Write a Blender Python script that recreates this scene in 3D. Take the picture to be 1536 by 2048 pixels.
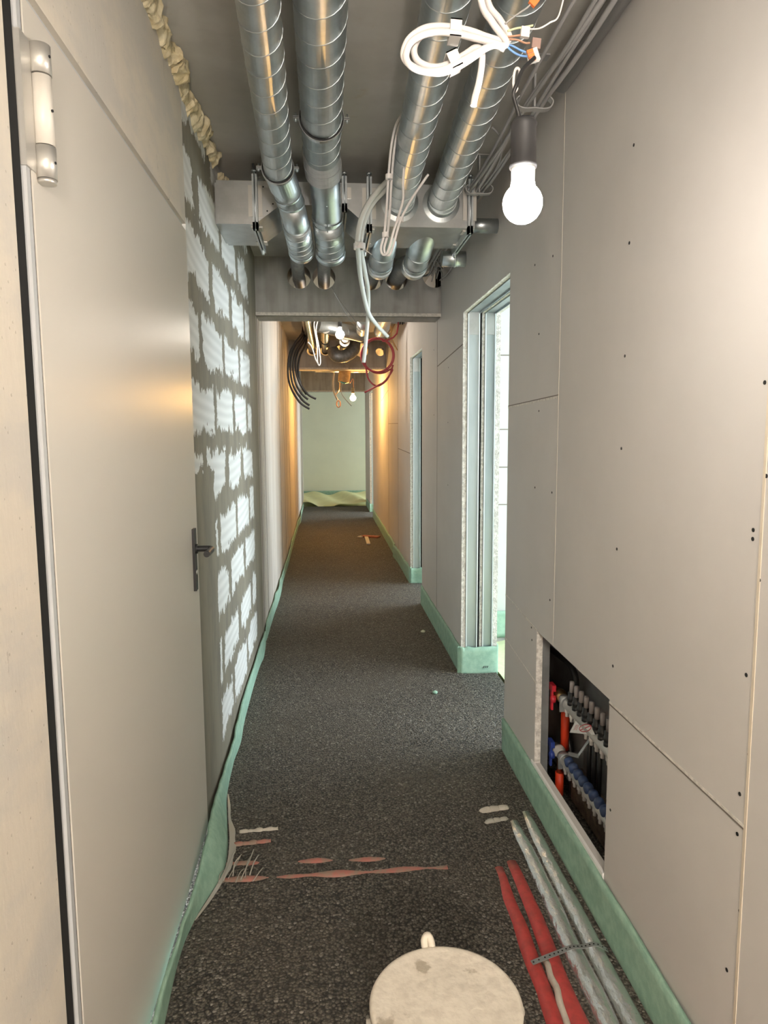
import bpy, math, random
from mathutils import Vector, Matrix, noise

random.seed(7)
for o in list(bpy.data.objects):
    bpy.data.objects.remove(o)
S = bpy.context.scene
COL = S.collection
V = Vector
PI = math.pi

# ------------------------------------------------------------------ camera
W, H, F = 1536, 2048, 1400.0
YAW, PITCH, ROLL = math.radians(4.746), math.radians(6.629), -0.006
CAM = V((0.0, 0.0, 1.5))
RM = Matrix.Rotation(-YAW, 3, 'Z') @ Matrix.Rotation(PI / 2 - PITCH, 3, 'X') @ Matrix.Rotation(ROLL, 3, 'Z')
cd = bpy.data.cameras.new('camera')
cd.sensor_fit = 'VERTICAL'
cd.sensor_height = 36.0
cd.lens = 36.0 * F / H
cd.clip_start = 0.02
cam = bpy.data.objects.new('camera', cd)
cam.matrix_world = Matrix.Translation(CAM) @ RM.to_4x4()
COL.objects.link(cam)
S.camera = cam

# ------------------------------------------------------------------ world, exposure
wd = bpy.data.worlds.new('World')
S.world = wd
wd.use_nodes = True
bg = wd.node_tree.nodes['Background']
bg.inputs[0].default_value = (0.80, 0.92, 1.0, 1)
bg.inputs[1].default_value = 8.0
S.view_settings.view_transform = 'Standard'
S.view_settings.look = 'None'
S.view_settings.exposure = 0.95
S.view_settings.gamma = 1.0
S.view_settings.use_curve_mapping = False
BULB_A, BULB_B, BULB_C = 142.0, 110.0, 600.0     # radiance of the three bulbs
COL_A, COL_B, COL_C = (1.0, 0.935, 0.86), (1.0, 0.90, 0.78), (1.0, 0.55, 0.17)

# added fill light: an unseen point lamp behind the camera, evening out the brightness
ld = bpy.data.lights.new('rear_fill_lamp', 'POINT')
ld.energy = 112.0
ld.color = (1.0, 0.925, 0.84)
ld.shadow_soft_size = 0.12
lo = bpy.data.objects.new('rear_fill_lamp', ld)
lo.location = (0.20, -1.7, 1.75)
COL.objects.link(lo)


def portal(x, y0, y1, z0, z1):
    ld = bpy.data.lights.new('window_portal', 'AREA')
    ld.shape = 'RECTANGLE'
    ld.size, ld.size_y = z1 - z0, y1 - y0
    ld.cycles.is_portal = True
    o = bpy.data.objects.new('window_portal', ld)
    o.location = (x, (y0 + y1) / 2, (z0 + z1) / 2)
    o.rotation_euler = (0, PI / 2, 0)      # faces -X
    COL.objects.link(o)


# measured point: pixel of the photograph (1536 x 2048) lying in the plane Y = y (or X = / Z =)
def at(px, py, val, ax=1):
    d = RM @ V(((px - W / 2) / F, -(py - H / 2) / F, -1.0))
    t = (val - CAM[ax]) / d[ax]
    return CAM + d * t


# ------------------------------------------------------------------ materials
def new_mat(name):
    m = bpy.data.materials.new(name)
    m.use_nodes = True
    nt = m.node_tree
    return m, nt, nt.nodes['Principled BSDF']


def N(nt, typ, **kw):
    n = nt.nodes.new(typ)
    for k, v in kw.items():
        if k.startswith('i_'):
            key = k[2:]
            key = int(key) if key.isdigit() else key.replace('_', ' ')
            if hasattr(v, 'links') or isinstance(v, bpy.types.NodeSocket):
                nt.links.new(v, n.inputs[key])
            else:
                n.inputs[key].default_value = v
        else:
            setattr(n, k, v)
    return n


def mth(nt, op, a, b=0.0, c=0.0):
    n = nt.nodes.new('ShaderNodeMath')
    n.operation = op
    for i, v in enumerate((a, b, c)):
        if isinstance(v, bpy.types.NodeSocket):
            nt.links.new(v, n.inputs[i])
        else:
            n.inputs[i].default_value = v
    return n.outputs[0]


def mixc(nt, f, a, b):
    n = nt.nodes.new('ShaderNodeMix')
    n.data_type = 'RGBA'
    for i, v in ((0, f), (6, a), (7, b)):
        if isinstance(v, bpy.types.NodeSocket):
            nt.links.new(v, n.inputs[i])
        else:
            n.inputs[i].default_value = (*v, 1) if isinstance(v, tuple) and len(v) == 3 else v
    return n.outputs[2]


def ramp(nt, x, lo, hi):
    n = nt.nodes.new('ShaderNodeMapRange')
    n.interpolation_type = 'SMOOTHSTEP'
    nt.links.new(x, n.inputs[0])
    n.inputs[1].default_value = lo
    n.inputs[2].default_value = hi
    return n.outputs[0]


def coords(nt, scale=(1, 1, 1)):
    tc = nt.nodes.new('ShaderNodeTexCoord')
    mp = nt.nodes.new('ShaderNodeMapping')
    mp.inputs['Scale'].default_value = scale
    nt.links.new(tc.outputs['Object'], mp.inputs[0])
    return mp.outputs[0]


def bump(nt, bsdf, h, strength=0.3, dist=0.005):
    b = N(nt, 'ShaderNodeBump', i_Strength=strength, i_Distance=dist)
    nt.links.new(h, b.inputs['Height'])
    nt.links.new(b.outputs[0], bsdf.inputs['Normal'])


def simple(name, c, rough=0.6, metal=0.0, var=0.0, scale=8.0, stretch=(1, 1, 1), bmp=0.0, bscale=80.0, c2=None, spec=None):
    m, nt, b = new_mat(name)
    b.inputs['Base Color'].default_value = (*c, 1)
    b.inputs['Roughness'].default_value = rough
    b.inputs['Metallic'].default_value = metal
    if spec is not None:
        b.inputs['Specular IOR Level'].default_value = spec
    if var or c2:
        co = coords(nt, stretch)
        n = N(nt, 'ShaderNodeTexNoise', i_Vector=co, i_Scale=scale, i_Detail=5.0, i_Roughness=0.6)
        f = ramp(nt, n.outputs[0], 0.35, 0.65)
        d = c2 or tuple(max(0, x * (1 - var)) for x in c)
        nt.links.new(mixc(nt, f, c, d), b.inputs['Base Color'])
    if bmp:
        co = coords(nt, stretch)
        n = N(nt, 'ShaderNodeTexNoise', i_Vector=co, i_Scale=bscale, i_Detail=4.0)
        bump(nt, b, n.outputs[0], bmp, 0.01)
    return m


M = {}
M['board'] = simple('plasterboard', (0.60, 0.57, 0.54), 0.75, var=0.05, scale=2.0, bmp=0.03, bscale=300)
M['room'] = simple('room_plaster', (0.50, 0.52, 0.49), 0.8, var=0.05, scale=3)
M['gypsum'] = simple('gypsum_core', (0.80, 0.77, 0.72), 0.9, c2=(0.52, 0.49, 0.45), scale=60, bmp=0.6, bscale=120)
M['joint'] = simple('joint_filler', (0.72, 0.68, 0.62), 0.9, var=0.25, scale=60)
M['dark_joint'] = simple('open_joint', (0.20, 0.17, 0.145), 0.9)
M['tape'] = simple('joint_tape', (0.66, 0.58, 0.46), 0.8, var=0.1, scale=20)
M['faint'] = simple('faint_joint', (0.56, 0.52, 0.45), 0.8)
M['screw'] = simple('screw_head', (0.03, 0.03, 0.03), 0.5, metal=0.6)
M['concrete'] = None
M['zinc'] = simple('galvanised_steel', (0.58, 0.62, 0.64), 0.40, 1.0, c2=(0.48, 0.52, 0.54), scale=14, stretch=(1, 1, 1))
M['zinc_flat'] = simple('galvanised_sheet', (0.52, 0.53, 0.53), 0.36, 1.0, c2=(0.44, 0.45, 0.45), scale=9)
M['stud'] = simple('galvanised_stud', (0.42, 0.47, 0.49), 0.42, 0.85, c2=(0.34, 0.39, 0.41), scale=5, stretch=(1, 1, .2))
M['lip'] = simple('lit_stud_lip', (0.72, 0.78, 0.79), 0.4, 0.3)  # stud steel made brighter: window light caught by the lips is in the colour
M['dark_steel'] = simple('dull_duct', (0.30, 0.31, 0.32), 0.5, 0.7, var=0.3, scale=30)
M['flex'] = simple('flexible_duct', (0.62, 0.60, 0.55), 0.25, 1.0)
M['duct_tape'] = simple('duct_tape', (0.42, 0.42, 0.43), 0.5, 0.25, c2=(0.36, 0.36, 0.37), scale=25, stretch=(1, 5, 1), bmp=0.15, bscale=50)
M['rubber'] = simple('rubber', (0.012, 0.012, 0.012), 0.6)
M['white_cable'] = simple('white_cable', (0.74, 0.71, 0.70), 0.45)
M['grey_cable'] = simple('grey_cable', (0.36, 0.355, 0.35), 0.5)
M['conduit'] = simple('grey_conduit', (0.42, 0.41, 0.41), 0.5)
M['pale_conduit'] = simple('pale_conduit', (0.62, 0.63, 0.60), 0.5)
M['black'] = simple('black_plastic', (0.015, 0.015, 0.016), 0.42)
M['soft_black'] = simple('lamp_socket', (0.028, 0.028, 0.03), 0.5)
M['hose'] = simple('black_hose', (0.014, 0.014, 0.015), 0.35)
M['red_hose'] = simple('red_hose', (0.30, 0.03, 0.04), 0.45)
M['door'] = simple('door_paint', (0.665, 0.625, 0.56), 0.34, var=0.02, scale=1.5, spec=0.5)
M['frame'] = simple('door_frame_paint', (0.55, 0.56, 0.57), 0.35, metal=0.1)
M['hinge'] = simple('hinge_steel', (0.62, 0.60, 0.56), 0.38, 0.65)
M['shade_black'] = simple('gap_shade', (0.008, 0.008, 0.008), 0.9)  # near-black colour standing in for the shade inside gaps and holes
M['foam'] = simple('edge_foam', (0.34, 0.52, 0.40), 0.8, c2=(0.26, 0.43, 0.325), scale=25, bmp=0.35, bscale=500)
M['foam_pale'] = simple('pale_film', (0.60, 0.66, 0.40), 0.6, var=0.15, scale=15)
M['pu'] = simple('expanding_foam', (0.70, 0.62, 0.43), 0.7, c2=(0.58, 0.48, 0.28), scale=22, bmp=0.4, bscale=60)
M['yellow'] = simple('yellow_sheet', (0.70, 0.66, 0.34), 0.55, var=0.12, scale=4)
M['card'] = simple('white_card', (0.85, 0.84, 0.82), 0.5)
M['ink'] = simple('red_ink', (0.55, 0.07, 0.08), 0.6)
M['dark_ink'] = simple('dark_ink', (0.05, 0.05, 0.05), 0.6)
M['orange'] = simple('orange_lever', (0.90, 0.22, 0.05), 0.4)
M['clear'] = simple('clear_plastic', (0.72, 0.70, 0.68), 0.25)
M['brown_clear'] = simple('brown_connector', (0.33, 0.22, 0.19), 0.3)
M['blue_wire'] = simple('blue_wire', (0.16, 0.34, 0.72), 0.45)
M['brown_wire'] = simple('brown_wire', (0.45, 0.25, 0.16), 0.45)
M['green_wire'] = simple('yellow_green_wire', (0.70, 0.74, 0.45), 0.45)
M['brass'] = simple('brass', (0.62, 0.42, 0.20), 0.3, 1.0)
M['copper'] = simple('copper', (0.55, 0.25, 0.12), 0.35, 0.9)
M['manifold'] = simple('manifold_body', (0.60, 0.585, 0.55), 0.4, 0.25)
M['meter'] = simple('flow_meter_glass', (0.36, 0.33, 0.33), 0.2)
M['red_valve'] = simple('red_valve', (0.50, 0.02, 0.035), 0.4)
M['blue_valve'] = simple('blue_valve', (0.02, 0.045, 0.24), 0.4)
M['blue_cap'] = simple('blue_cap', (0.025, 0.05, 0.14), 0.5, c2=(0.05, 0.075, 0.15), scale=60)
M['red_sleeve'] = simple('red_sleeve', (0.72, 0.055, 0.015), 0.5)
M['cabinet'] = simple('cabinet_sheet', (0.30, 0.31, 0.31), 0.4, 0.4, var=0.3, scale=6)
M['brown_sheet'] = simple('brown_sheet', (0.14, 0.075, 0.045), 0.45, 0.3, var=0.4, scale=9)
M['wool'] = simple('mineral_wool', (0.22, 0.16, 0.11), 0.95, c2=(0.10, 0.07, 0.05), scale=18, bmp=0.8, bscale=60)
M['red_pipe'] = simple('red_pipe_sleeve', (0.48, 0.055, 0.05), 0.5, c2=(0.34, 0.045, 0.04), scale=28)
M['pink_pipe'] = simple('dusty_red_pipe', (0.40, 0.14, 0.11), 0.55, c2=(0.27, 0.19, 0.14), scale=25)
M['pale_pipe'] = simple('pale_pipe', (0.55, 0.50, 0.42), 0.6, var=0.2, scale=30)
M['foil'] = None
M['strap'] = simple('strap_metal', (0.42, 0.43, 0.43), 0.4, 0.8)
M['film'] = simple('torn_film', (0.36, 0.34, 0.29), 0.35)
M['plug'] = simple('core_plug', (0.50, 0.36, 0.20), 0.8, c2=(0.36, 0.25, 0.14), scale=30)
M['teal'] = simple('teal_wire', (0.05, 0.25, 0.30), 0.4)
M['debris'] = simple('debris', (0.34, 0.10, 0.05), 0.7, var=0.4, scale=40)
M['straw'] = simple('pale_debris', (0.62, 0.60, 0.42), 0.7)
M['bucket'] = simple('bucket_plastic', (0.50, 0.45, 0.38), 0.6, var=0.2, scale=12)
M['outside'] = simple('outside_ground', (0.3, 0.3, 0.28), 0.9)


def mk_concrete():
    m, nt, b = new_mat('concrete')
    co = coords(nt)
    n1 = N(nt, 'ShaderNodeTexNoise', i_Vector=co, i_Scale=1.6, i_Detail=6.0, i_Roughness=0.6)
    n2 = N(nt, 'ShaderNodeTexNoise', i_Vector=co, i_Scale=14.0, i_Detail=5.0)
    n3 = N(nt, 'ShaderNodeTexNoise', i_Vector=coords(nt, (1.3, 1.3, .5)), i_Scale=3.1, i_Detail=8.0, i_Roughness=0.7)
    c = mixc(nt, ramp(nt, n1.outputs[0], 0.3, 0.7), (0.54, 0.52, 0.48), (0.45, 0.425, 0.38))
    c = mixc(nt, mth(nt, 'MULTIPLY', ramp(nt, n2.outputs[0], 0.4, 0.75), 0.3), c, (0.38, 0.36, 0.33))
    c = mixc(nt, mth(nt, 'MULTIPLY', ramp(nt, n3.outputs[0], 0.62, 0.74), 0.45), c, (0.40, 0.30, 0.16))
    nt.links.new(c, b.inputs['Base Color'])
    b.inputs['Roughness'].default_value = 0.8
    bump(nt, b, n2.outputs[0], 0.12, 0.01)
    return m


M['concrete'] = mk_concrete()


def mk_beam():
    m, nt, b = new_mat('board_marked_concrete')
    co = coords(nt)
    n1 = N(nt, 'ShaderNodeTexNoise', i_Vector=coords(nt, (9, 1, .8)), i_Scale=2.0, i_Detail=5.0)
    n2 = N(nt, 'ShaderNodeTexNoise', i_Vector=co, i_Scale=10.0, i_Detail=6.0)
    c = mixc(nt, ramp(nt, n1.outputs[0], 0.35, 0.7), (0.42, 0.41, 0.395), (0.34, 0.325, 0.30))
    c = mixc(nt, mth(nt, 'MULTIPLY', ramp(nt, n2.outputs[0], 0.45, 0.7), 0.4), c, (0.27, 0.25, 0.23))
    nt.links.new(c, b.inputs['Base Color'])
    b.inputs['Roughness'].default_value = 0.8
    bump(nt, b, n1.outputs[0], 0.2, 0.01)
    return m


M['beam'] = mk_beam()


def mk_floor():
    m, nt, b = new_mat('granular_fill')
    co = coords(nt)
    v = N(nt, 'ShaderNodeTexVoronoi', i_Vector=co, i_Scale=125.0)
    n = N(nt, 'ShaderNodeTexNoise', i_Vector=co, i_Scale=130.0, i_Detail=4.0)
    n2 = N(nt, 'ShaderNodeTexNoise', i_Vector=co, i_Scale=2.0, i_Detail=3.0)
    sep = N(nt, 'ShaderNodeSeparateColor')
    nt.links.new(v.outputs['Color'], sep.inputs[0])
    c = mixc(nt, sep.outputs[0], (0.060, 0.050, 0.038), (0.165, 0.145, 0.115))
    gap = ramp(nt, v.outputs['Distance'], 0.35, 0.75)
    c = mixc(nt, gap, c, (0.022, 0.019, 0.016))
    c = mixc(nt, mth(nt, 'MULTIPLY', ramp(nt, n2.outputs[0], 0.4, 0.7), 0.25), c, (0.11, 0.09, 0.065))
    spk = ramp(nt, sep.outputs[1], 0.94, 0.98)
    c = mixc(nt, spk, c, (0.22, 0.20, 0.17))
    nt.links.new(c, b.inputs['Base Color'])
    b.inputs['Roughness'].default_value = 0.75
    h = mth(nt, 'ADD', mth(nt, 'MULTIPLY', v.outputs['Distance'], -1.0), mth(nt, 'MULTIPLY', n.outputs[0], 0.8))
    bump(nt, b, h, 1.0, 0.006)
    return m


M['floor'] = mk_floor()


def mk_blocks():
    m, nt, b = new_mat('block_masonry')
    tc = nt.nodes.new('ShaderNodeTexCoord')
    sp = nt.nodes.new('ShaderNodeSeparateXYZ')
    nt.links.new(tc.outputs['Object'], sp.inputs[0])
    y, z = sp.outputs[1], sp.outputs[2]

    def nz(sy, sz, scale, det=3.0):
        cb = N(nt, 'ShaderNodeCombineXYZ', i_0=mth(nt, 'MULTIPLY', y, sy), i_1=mth(nt, 'MULTIPLY', z, sz))
        return mth(nt, 'SUBTRACT', N(nt, 'ShaderNodeTexNoise', i_Vector=cb.outputs[0], i_Scale=scale, i_Detail=det, i_Roughness=0.65).outputs[0], 0.5)
    # ragged trowel edges: strong along z (jagged teeth), light along y
    dz = mth(nt, 'ADD', mth(nt, 'MULTIPLY', nz(1, .30, 34, 3), 0.125), mth(nt, 'MULTIPLY', nz(1, 1, 3.2, 2), 0.10))
    dy = mth(nt, 'ADD', mth(nt, 'MULTIPLY', nz(.3, 1, 22, 4), 0.11), mth(nt, 'MULTIPLY', nz(1, 1, 2.2, 2), 0.05))
    bv = N(nt, 'ShaderNodeCombineXYZ', i_0=mth(nt, 'ADD', mth(nt, 'ADD', y, dy), 0.265), i_1=mth(nt, 'ADD', mth(nt, 'ADD', z, dz), 0.130 + 0.005))
    br = N(nt, 'ShaderNodeTexBrick', i_Vector=bv.outputs[0], i_Scale=1.0)
    br.offset = 0.5
    br.inputs['Color1'].default_value = (0, 0, 0, 1)
    br.inputs['Color2'].default_value = (0, 0, 0, 1)
    br.inputs['Mortar'].default_value = (1, 1, 1, 1)
    br.inputs['Mortar Size'].default_value = 0.038
    br.inputs['Mortar Smooth'].default_value = 0.0
    br.inputs['Brick Width'].default_value = 0.60
    br.inputs['Row Height'].default_value = 0.265
    mort = br.outputs['Fac']
    # a thicker trowelled joint over some of the head joints
    br2 = N(nt, 'ShaderNodeTexBrick', i_Vector=bv.outputs[0], i_Scale=1.0)
    br2.offset = 0.5
    for k_, v_ in (('Mortar Size', 0.062), ('Mortar Smooth', 0.0), ('Brick Width', 0.60), ('Row Height', 0.265)):
        br2.inputs[k_].default_value = v_
    mort = mth(nt, 'MAXIMUM', mort, mth(nt, 'MULTIPLY', br2.outputs['Fac'], mth(nt, 'GREATER_THAN', nz(1, 1, 2.6, 3), 0.02)))
    # plain render near the door jamb (low), and the rendered end by the beam
    yn = mth(nt, 'ADD', y, mth(nt, 'MULTIPLY', nz(1, 1, 8, 4), 0.16))
    zn = mth(nt, 'ADD', z, mth(nt, 'MULTIPLY', nz(1, 1, 6, 4), 0.22))
    m1 = mth(nt, 'MULTIPLY', mth(nt, 'LESS_THAN', yn, 2.95), mth(nt, 'LESS_THAN', zn, 1.36))
    m2 = mth(nt, 'GREATER_THAN', yn, 4.50)
    m3 = mth(nt, 'LESS_THAN', zn, 0.12)
    mask = mth(nt, 'MAXIMUM', mth(nt, 'MAXIMUM', mort, m3), mth(nt, 'MAXIMUM', m1, m2))
    # white block faces with curved comb marks
    wv = N(nt, 'ShaderNodeTexWave', wave_type='RINGS', rings_direction='SPHERICAL', i_Scale=7.0, i_Distortion=2.0)
    wv.inputs['Detail Scale'].default_value = 0.6
    cb = N(nt, 'ShaderNodeCombineXYZ', i_0=mth(nt, 'MULTIPLY', mth(nt, 'SUBTRACT', y, 3.3), .45), i_1=mth(nt, 'SUBTRACT', z, 3.1))
    nt.links.new(cb.outputs[0], wv.inputs['Vector'])
    white = mixc(nt, wv.outputs[1], (0.62, 0.62, 0.60), (0.72, 0.72, 0.70))
    chip = ramp(nt, nz(1, .6, 16, 6), 0.18, 0.24)
    white = mixc(nt, chip, white, (0.40, 0.38, 0.33))
    g = nz(1, .3, 7, 5)
    grey = mixc(nt, ramp(nt, g, -0.12, 0.16), (0.235, 0.210, 0.160), (0.180, 0.162, 0.128))
    c = mixc(nt, mask, white, grey)
    nt.links.new(c, b.inputs['Base Color'])
    b.inputs['Roughness'].default_value = 0.85
    hh = mth(nt, 'ADD', mth(nt, 'MULTIPLY', mth(nt, 'SUBTRACT', 1.0, mask), -0.5), mth(nt, 'MULTIPLY', wv.outputs[1], 0.12))
    bump(nt, b, hh, 0.5, 0.006)
    return m


M['blocks'] = mk_blocks()


def mk_plaster():
    m, nt, b = new_mat('rough_plaster')
    co = coords(nt)
    n1 = N(nt, 'ShaderNodeTexNoise', i_Vector=coords(nt, (1, 1, 2.2)), i_Scale=2.6, i_Detail=7.0, i_Roughness=0.6)
    n2 = N(nt, 'ShaderNodeTexNoise', i_Vector=coords(nt, (1, 1.6, .5)), i_Scale=9.0, i_Detail=7.0, i_Roughness=0.7)
    v = N(nt, 'ShaderNodeTexVoronoi', i_Vector=co, i_Scale=46.0)
    c = mixc(nt, ramp(nt, n1.outputs[0], 0.4, 0.6), (0.66, 0.60, 0.51), (0.58, 0.545, 0.49))
    c = mixc(nt, ramp(nt, n2.outputs[0], 0.66, 0.70), c, (0.42, 0.385, 0.33))
    pit = ramp(nt, v.outputs['Distance'], 0.12, 0.06)
    c = mixc(nt, mth(nt, 'MULTIPLY', pit, 0.35), c, (0.35, 0.30, 0.24))
    nt.links.new(c, b.inputs['Base Color'])
    b.inputs['Roughness'].default_value = 0.85
    bump(nt, b, mth(nt, 'ADD', n2.outputs[0], mth(nt, 'MULTIPLY', pit, -0.5)), 0.35, 0.006)
    return m


M['plaster'] = mk_plaster()


def mk_side():
    m, nt, b = new_mat('side_wall_board')
    tc = coords(nt, (1, 1, .12))
    n1 = N(nt, 'ShaderNodeTexNoise', i_Vector=tc, i_Scale=7.0, i_Detail=4.0)
    c = mixc(nt, ramp(nt, n1.outputs[0], 0.4, 0.65), (0.62, 0.57, 0.51), (0.52, 0.46, 0.40))
    nt.links.new(c, b.inputs['Base Color'])
    b.inputs['Roughness'].default_value = 0.75
    bump(nt, b, n1.outputs[0], 0.1, 0.01)
    return m


M['side'] = mk_side()


def mk_foil():
    m, nt, b = new_mat('foil_wrap')
    co = coords(nt, (1, .55, 1))
    n = N(nt, 'ShaderNodeTexNoise', i_Vector=co, i_Scale=38.0, i_Detail=4.0)
    v = N(nt, 'ShaderNodeTexVoronoi', i_Vector=coords(nt), i_Scale=55.0)
    d = ramp(nt, v.outputs['Distance'], 0.10, 0.05)
    c = mixc(nt, mth(nt, 'MULTIPLY', d, 0.8), (0.66, 0.67, 0.66), (0.10, 0.09, 0.07))
    nt.links.new(c, b.inputs['Base Color'])
    b.inputs['Metallic'].default_value = 0.8
    b.inputs['Roughness'].default_value = 0.26
    bump(nt, b, n.outputs[0], 0.7, 0.012)
    return m


M['foil'] = mk_foil()


def mk_lid():
    m, nt, b = new_mat('dusty_lid')
    co = coords(nt)
    n1 = N(nt, 'ShaderNodeTexNoise', i_Vector=co, i_Scale=11.0, i_Detail=6.0)
    n2 = N(nt, 'ShaderNodeTexNoise', i_Vector=co, i_Scale=45.0, i_Detail=6.0)
    c = mixc(nt, ramp(nt, n2.outputs[0], 0.4, 0.7), (0.68, 0.62, 0.52), (0.60, 0.54, 0.45))
    c = mixc(nt, mth(nt, 'MULTIPLY', ramp(nt, n1.outputs[0], 0.64, 0.69), 0.7), c, (0.30, 0.25, 0.18))
    nt.links.new(c, b.inputs['Base Color'])
    b.inputs['Roughness'].default_value = 0.75
    bump(nt, b, n2.outputs[0], 0.4, 0.008)
    return m


M['lid'] = mk_lid()


def mk_emit(name, col, s):
    m, nt, b = new_mat(name)
    b.inputs['Base Color'].default_value = (0.9, 0.9, 0.9, 1)
    b.inputs['Emission Color'].default_value = (*col, 1)
    b.inputs['Emission Strength'].default_value = s
    return m


# ------------------------------------------------------------------ mesh building
class MB:
    def __init__(s):
        s.v, s.f, s.sm, s.mi = [], [], [], []
        s.slot = 0

    def add(s, vs, fs, smooth=False):
        o = len(s.v)
        s.v += [V(p) for p in vs]
        for f in fs:
            s.f.append([i + o for i in f])
            s.sm.append(smooth)
            s.mi.append(s.slot)
        return s

    def box(s, a, b):
        x0, x1 = sorted((a[0], b[0])); y0, y1 = sorted((a[1], b[1])); z0, z1 = sorted((a[2], b[2]))
        vs = [(x0, y0, z0), (x1, y0, z0), (x1, y1, z0), (x0, y1, z0), (x0, y0, z1), (x1, y0, z1), (x1, y1, z1), (x0, y1, z1)]
        return s.add(vs, [(3, 2, 1, 0), (4, 5, 6, 7), (0, 1, 5, 4), (1, 2, 6, 5), (2, 3, 7, 6), (3, 0, 4, 7)])

    def bar(s, a, b, w, h, up=(0, 0, 1)):
        a, b = V(a), V(b)
        t = (b - a).normalized()
        sd = t.cross(V(up))
        if sd.length < 1e-4:
            sd = t.cross(V((1, 0, 0)))
        sd.normalize()
        u = sd.cross(t).normalized()
        vs = []
        for p in (a, b):
            for i, j in ((-1, -1), (1, -1), (1, 1), (-1, 1)):
                vs.append(p + sd * (i * w / 2) + u * (j * h / 2))
        return s.add(vs, [(0, 1, 2, 3), (7, 6, 5, 4), (0, 4, 5, 1), (1, 5, 6, 2), (2, 6, 7, 3), (3, 7, 4, 0)])

    def tube(s, pts, r, seg=12, caps=True, closed=False):
        pts = [V(p) for p in pts]
        n = len(pts)
        rs = r if isinstance(r, (list, tuple)) else [r] * n
        tang = []
        for i in range(n):
            if closed:
                t = pts[(i + 1) % n] - pts[i - 1]
            else:
                t = pts[min(i + 1, n - 1)] - pts[max(i - 1, 0)]
            tang.append(t.normalized() if t.length > 1e-9 else V((0, 0, 1)))
        ref = V((0, 0, 1)) if abs(tang[0].z) < 0.9 else V((1, 0, 0))
        u = tang[0].cross(ref).normalized()
        vs = []
        for i in range(n):
            if i:
                u = u - tang[i] * u.dot(tang[i])
                if u.length < 1e-6:
                    u = tang[i].orthogonal()
                u.normalize()
            w = tang[i].cross(u)
            for k in range(seg):
                a = 2 * PI * k / seg
                vs.append(pts[i] + (u * math.cos(a) + w * math.sin(a)) * rs[i])
        fs = []
        for i in range(n if closed else n - 1):
            j = (i + 1) % n
            for k in range(seg):
                l = (k + 1) % seg
                fs.append((i * seg + k, i * seg + l, j * seg + l, j * seg + k))
        s.add(vs, fs, True)
        if caps and not closed:
            o = len(s.v) - len(vs)
            s.f += [[o + k for k in range(seg)][::-1], [o + (n - 1) * seg + k for k in range(seg)]]
            s.sm += [False, False]
            s.mi += [s.slot] * 2
        return s

    def cyl(s, a, b, r, seg=24, caps=True):
        return s.tube([a, b], r, seg, caps)

    def lathe(s, prof, c, axis=(0, 0, 1), seg=32, smooth=True):
        """prof = [(r, h)...] along axis from c"""
        c, t = V(c), V(axis).normalized()
        u = t.orthogonal().normalized()
        w = t.cross(u)
        vs, fs = [], []
        for r, h in prof:
            for k in range(seg):
                a = 2 * PI * k / seg
                vs.append(c + t * h + (u * math.cos(a) + w * math.sin(a)) * max(r, 1e-5))
        for i in range(len(prof) - 1):
            for k in range(seg):
                l = (k + 1) % seg
                fs.append((i * seg + k, i * seg + l, (i + 1) * seg + l, (i + 1) * seg + k))
        return s.add(vs, fs, smooth)

    def prism(s, poly, d):
        """poly: list of 3D points (planar), extruded along d"""
        n = len(poly)
        d = V(d)
        vs = [V(p) for p in poly] + [V(p) + d for p in poly]
        fs = [list(range(n))[::-1], [n + i for i in range(n)]]
        for i in range(n):
            j = (i + 1) % n
            fs.append((i, j, n + j, n + i))
        return s.add(vs, fs)

    def helix(s, a, b, r, pitch, w=0.0016, seg=20):
        a, b = V(a), V(b)
        L = (b - a).length
        t = (b - a) / L
        u = t.orthogonal().normalized()
        q = t.cross(u)
        n = max(8, int(L / pitch * seg))
        pts = []
        for i in range(n + 1):
            h = L * i / n
            ang = 2 * PI * h / pitch
            pts.append(a + t * h + (u * math.cos(ang) + q * math.sin(ang)) * r)
        return s.tube(pts, w, 5, False)

    def grid(s, fn, nu, nv, smooth=True):
        vs = [fn(i / nu, j / nv) for i in range(nu + 1) for j in range(nv + 1)]
        fs = []
        for i in range(nu):
            for j in range(nv):
                a = i * (nv + 1) + j
                fs.append((a, a + 1, a + nv + 2, a + nv + 1))
        return s.add(vs, fs, smooth)

    def build(s, name, mat, parent=None, loc=None):
        org = V(loc) if loc is not None else (V(ORG[parent.name]) if parent else V((0, 0, 0)))
        me = bpy.data.meshes.new(name)
        me.from_pydata([tuple(p - org) for p in s.v], [], s.f)
        for m in (mat if isinstance(mat, (list, tuple)) else [mat]):
            me.materials.append(m)
        for p, sm, mi in zip(me.polygons, s.sm, s.mi):
            p.use_smooth = sm
            p.material_index = mi
        me.validate()
        import bmesh
        bm = bmesh.new()
        bm.from_mesh(me)
        bmesh.ops.recalc_face_normals(bm, faces=bm.faces)
        bm.to_mesh(me)
        bm.free()
        o = bpy.data.objects.new(name, me)
        COL.objects.link(o)
        if parent:
            o.parent = parent
            o.location = org - V(ORG[parent.name])
        else:
            o.location = org
        ORG[o.name] = org
        return o


ORG = {}


def tag(o, label=None, cat=None, group=None, kind=None):
    for k, v in (('label', label), ('category', cat), ('group', group), ('kind', kind)):
        if v:
            o[k] = v
    return o


def thing(name, label, cat, loc, group=None, kind=None):
    o = bpy.data.objects.new(name, None)
    o.empty_display_size = 0.05
    COL.objects.link(o)
    o.location = loc
    ORG[o.name] = V(loc)
    return tag(o, label, cat, group, kind)


def one(mb, name, mat, label, cat, loc=(0, 0, 0), group=None, kind=None):
    return tag(mb.build(name, mat, None, loc), label, cat, group, kind)


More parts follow.
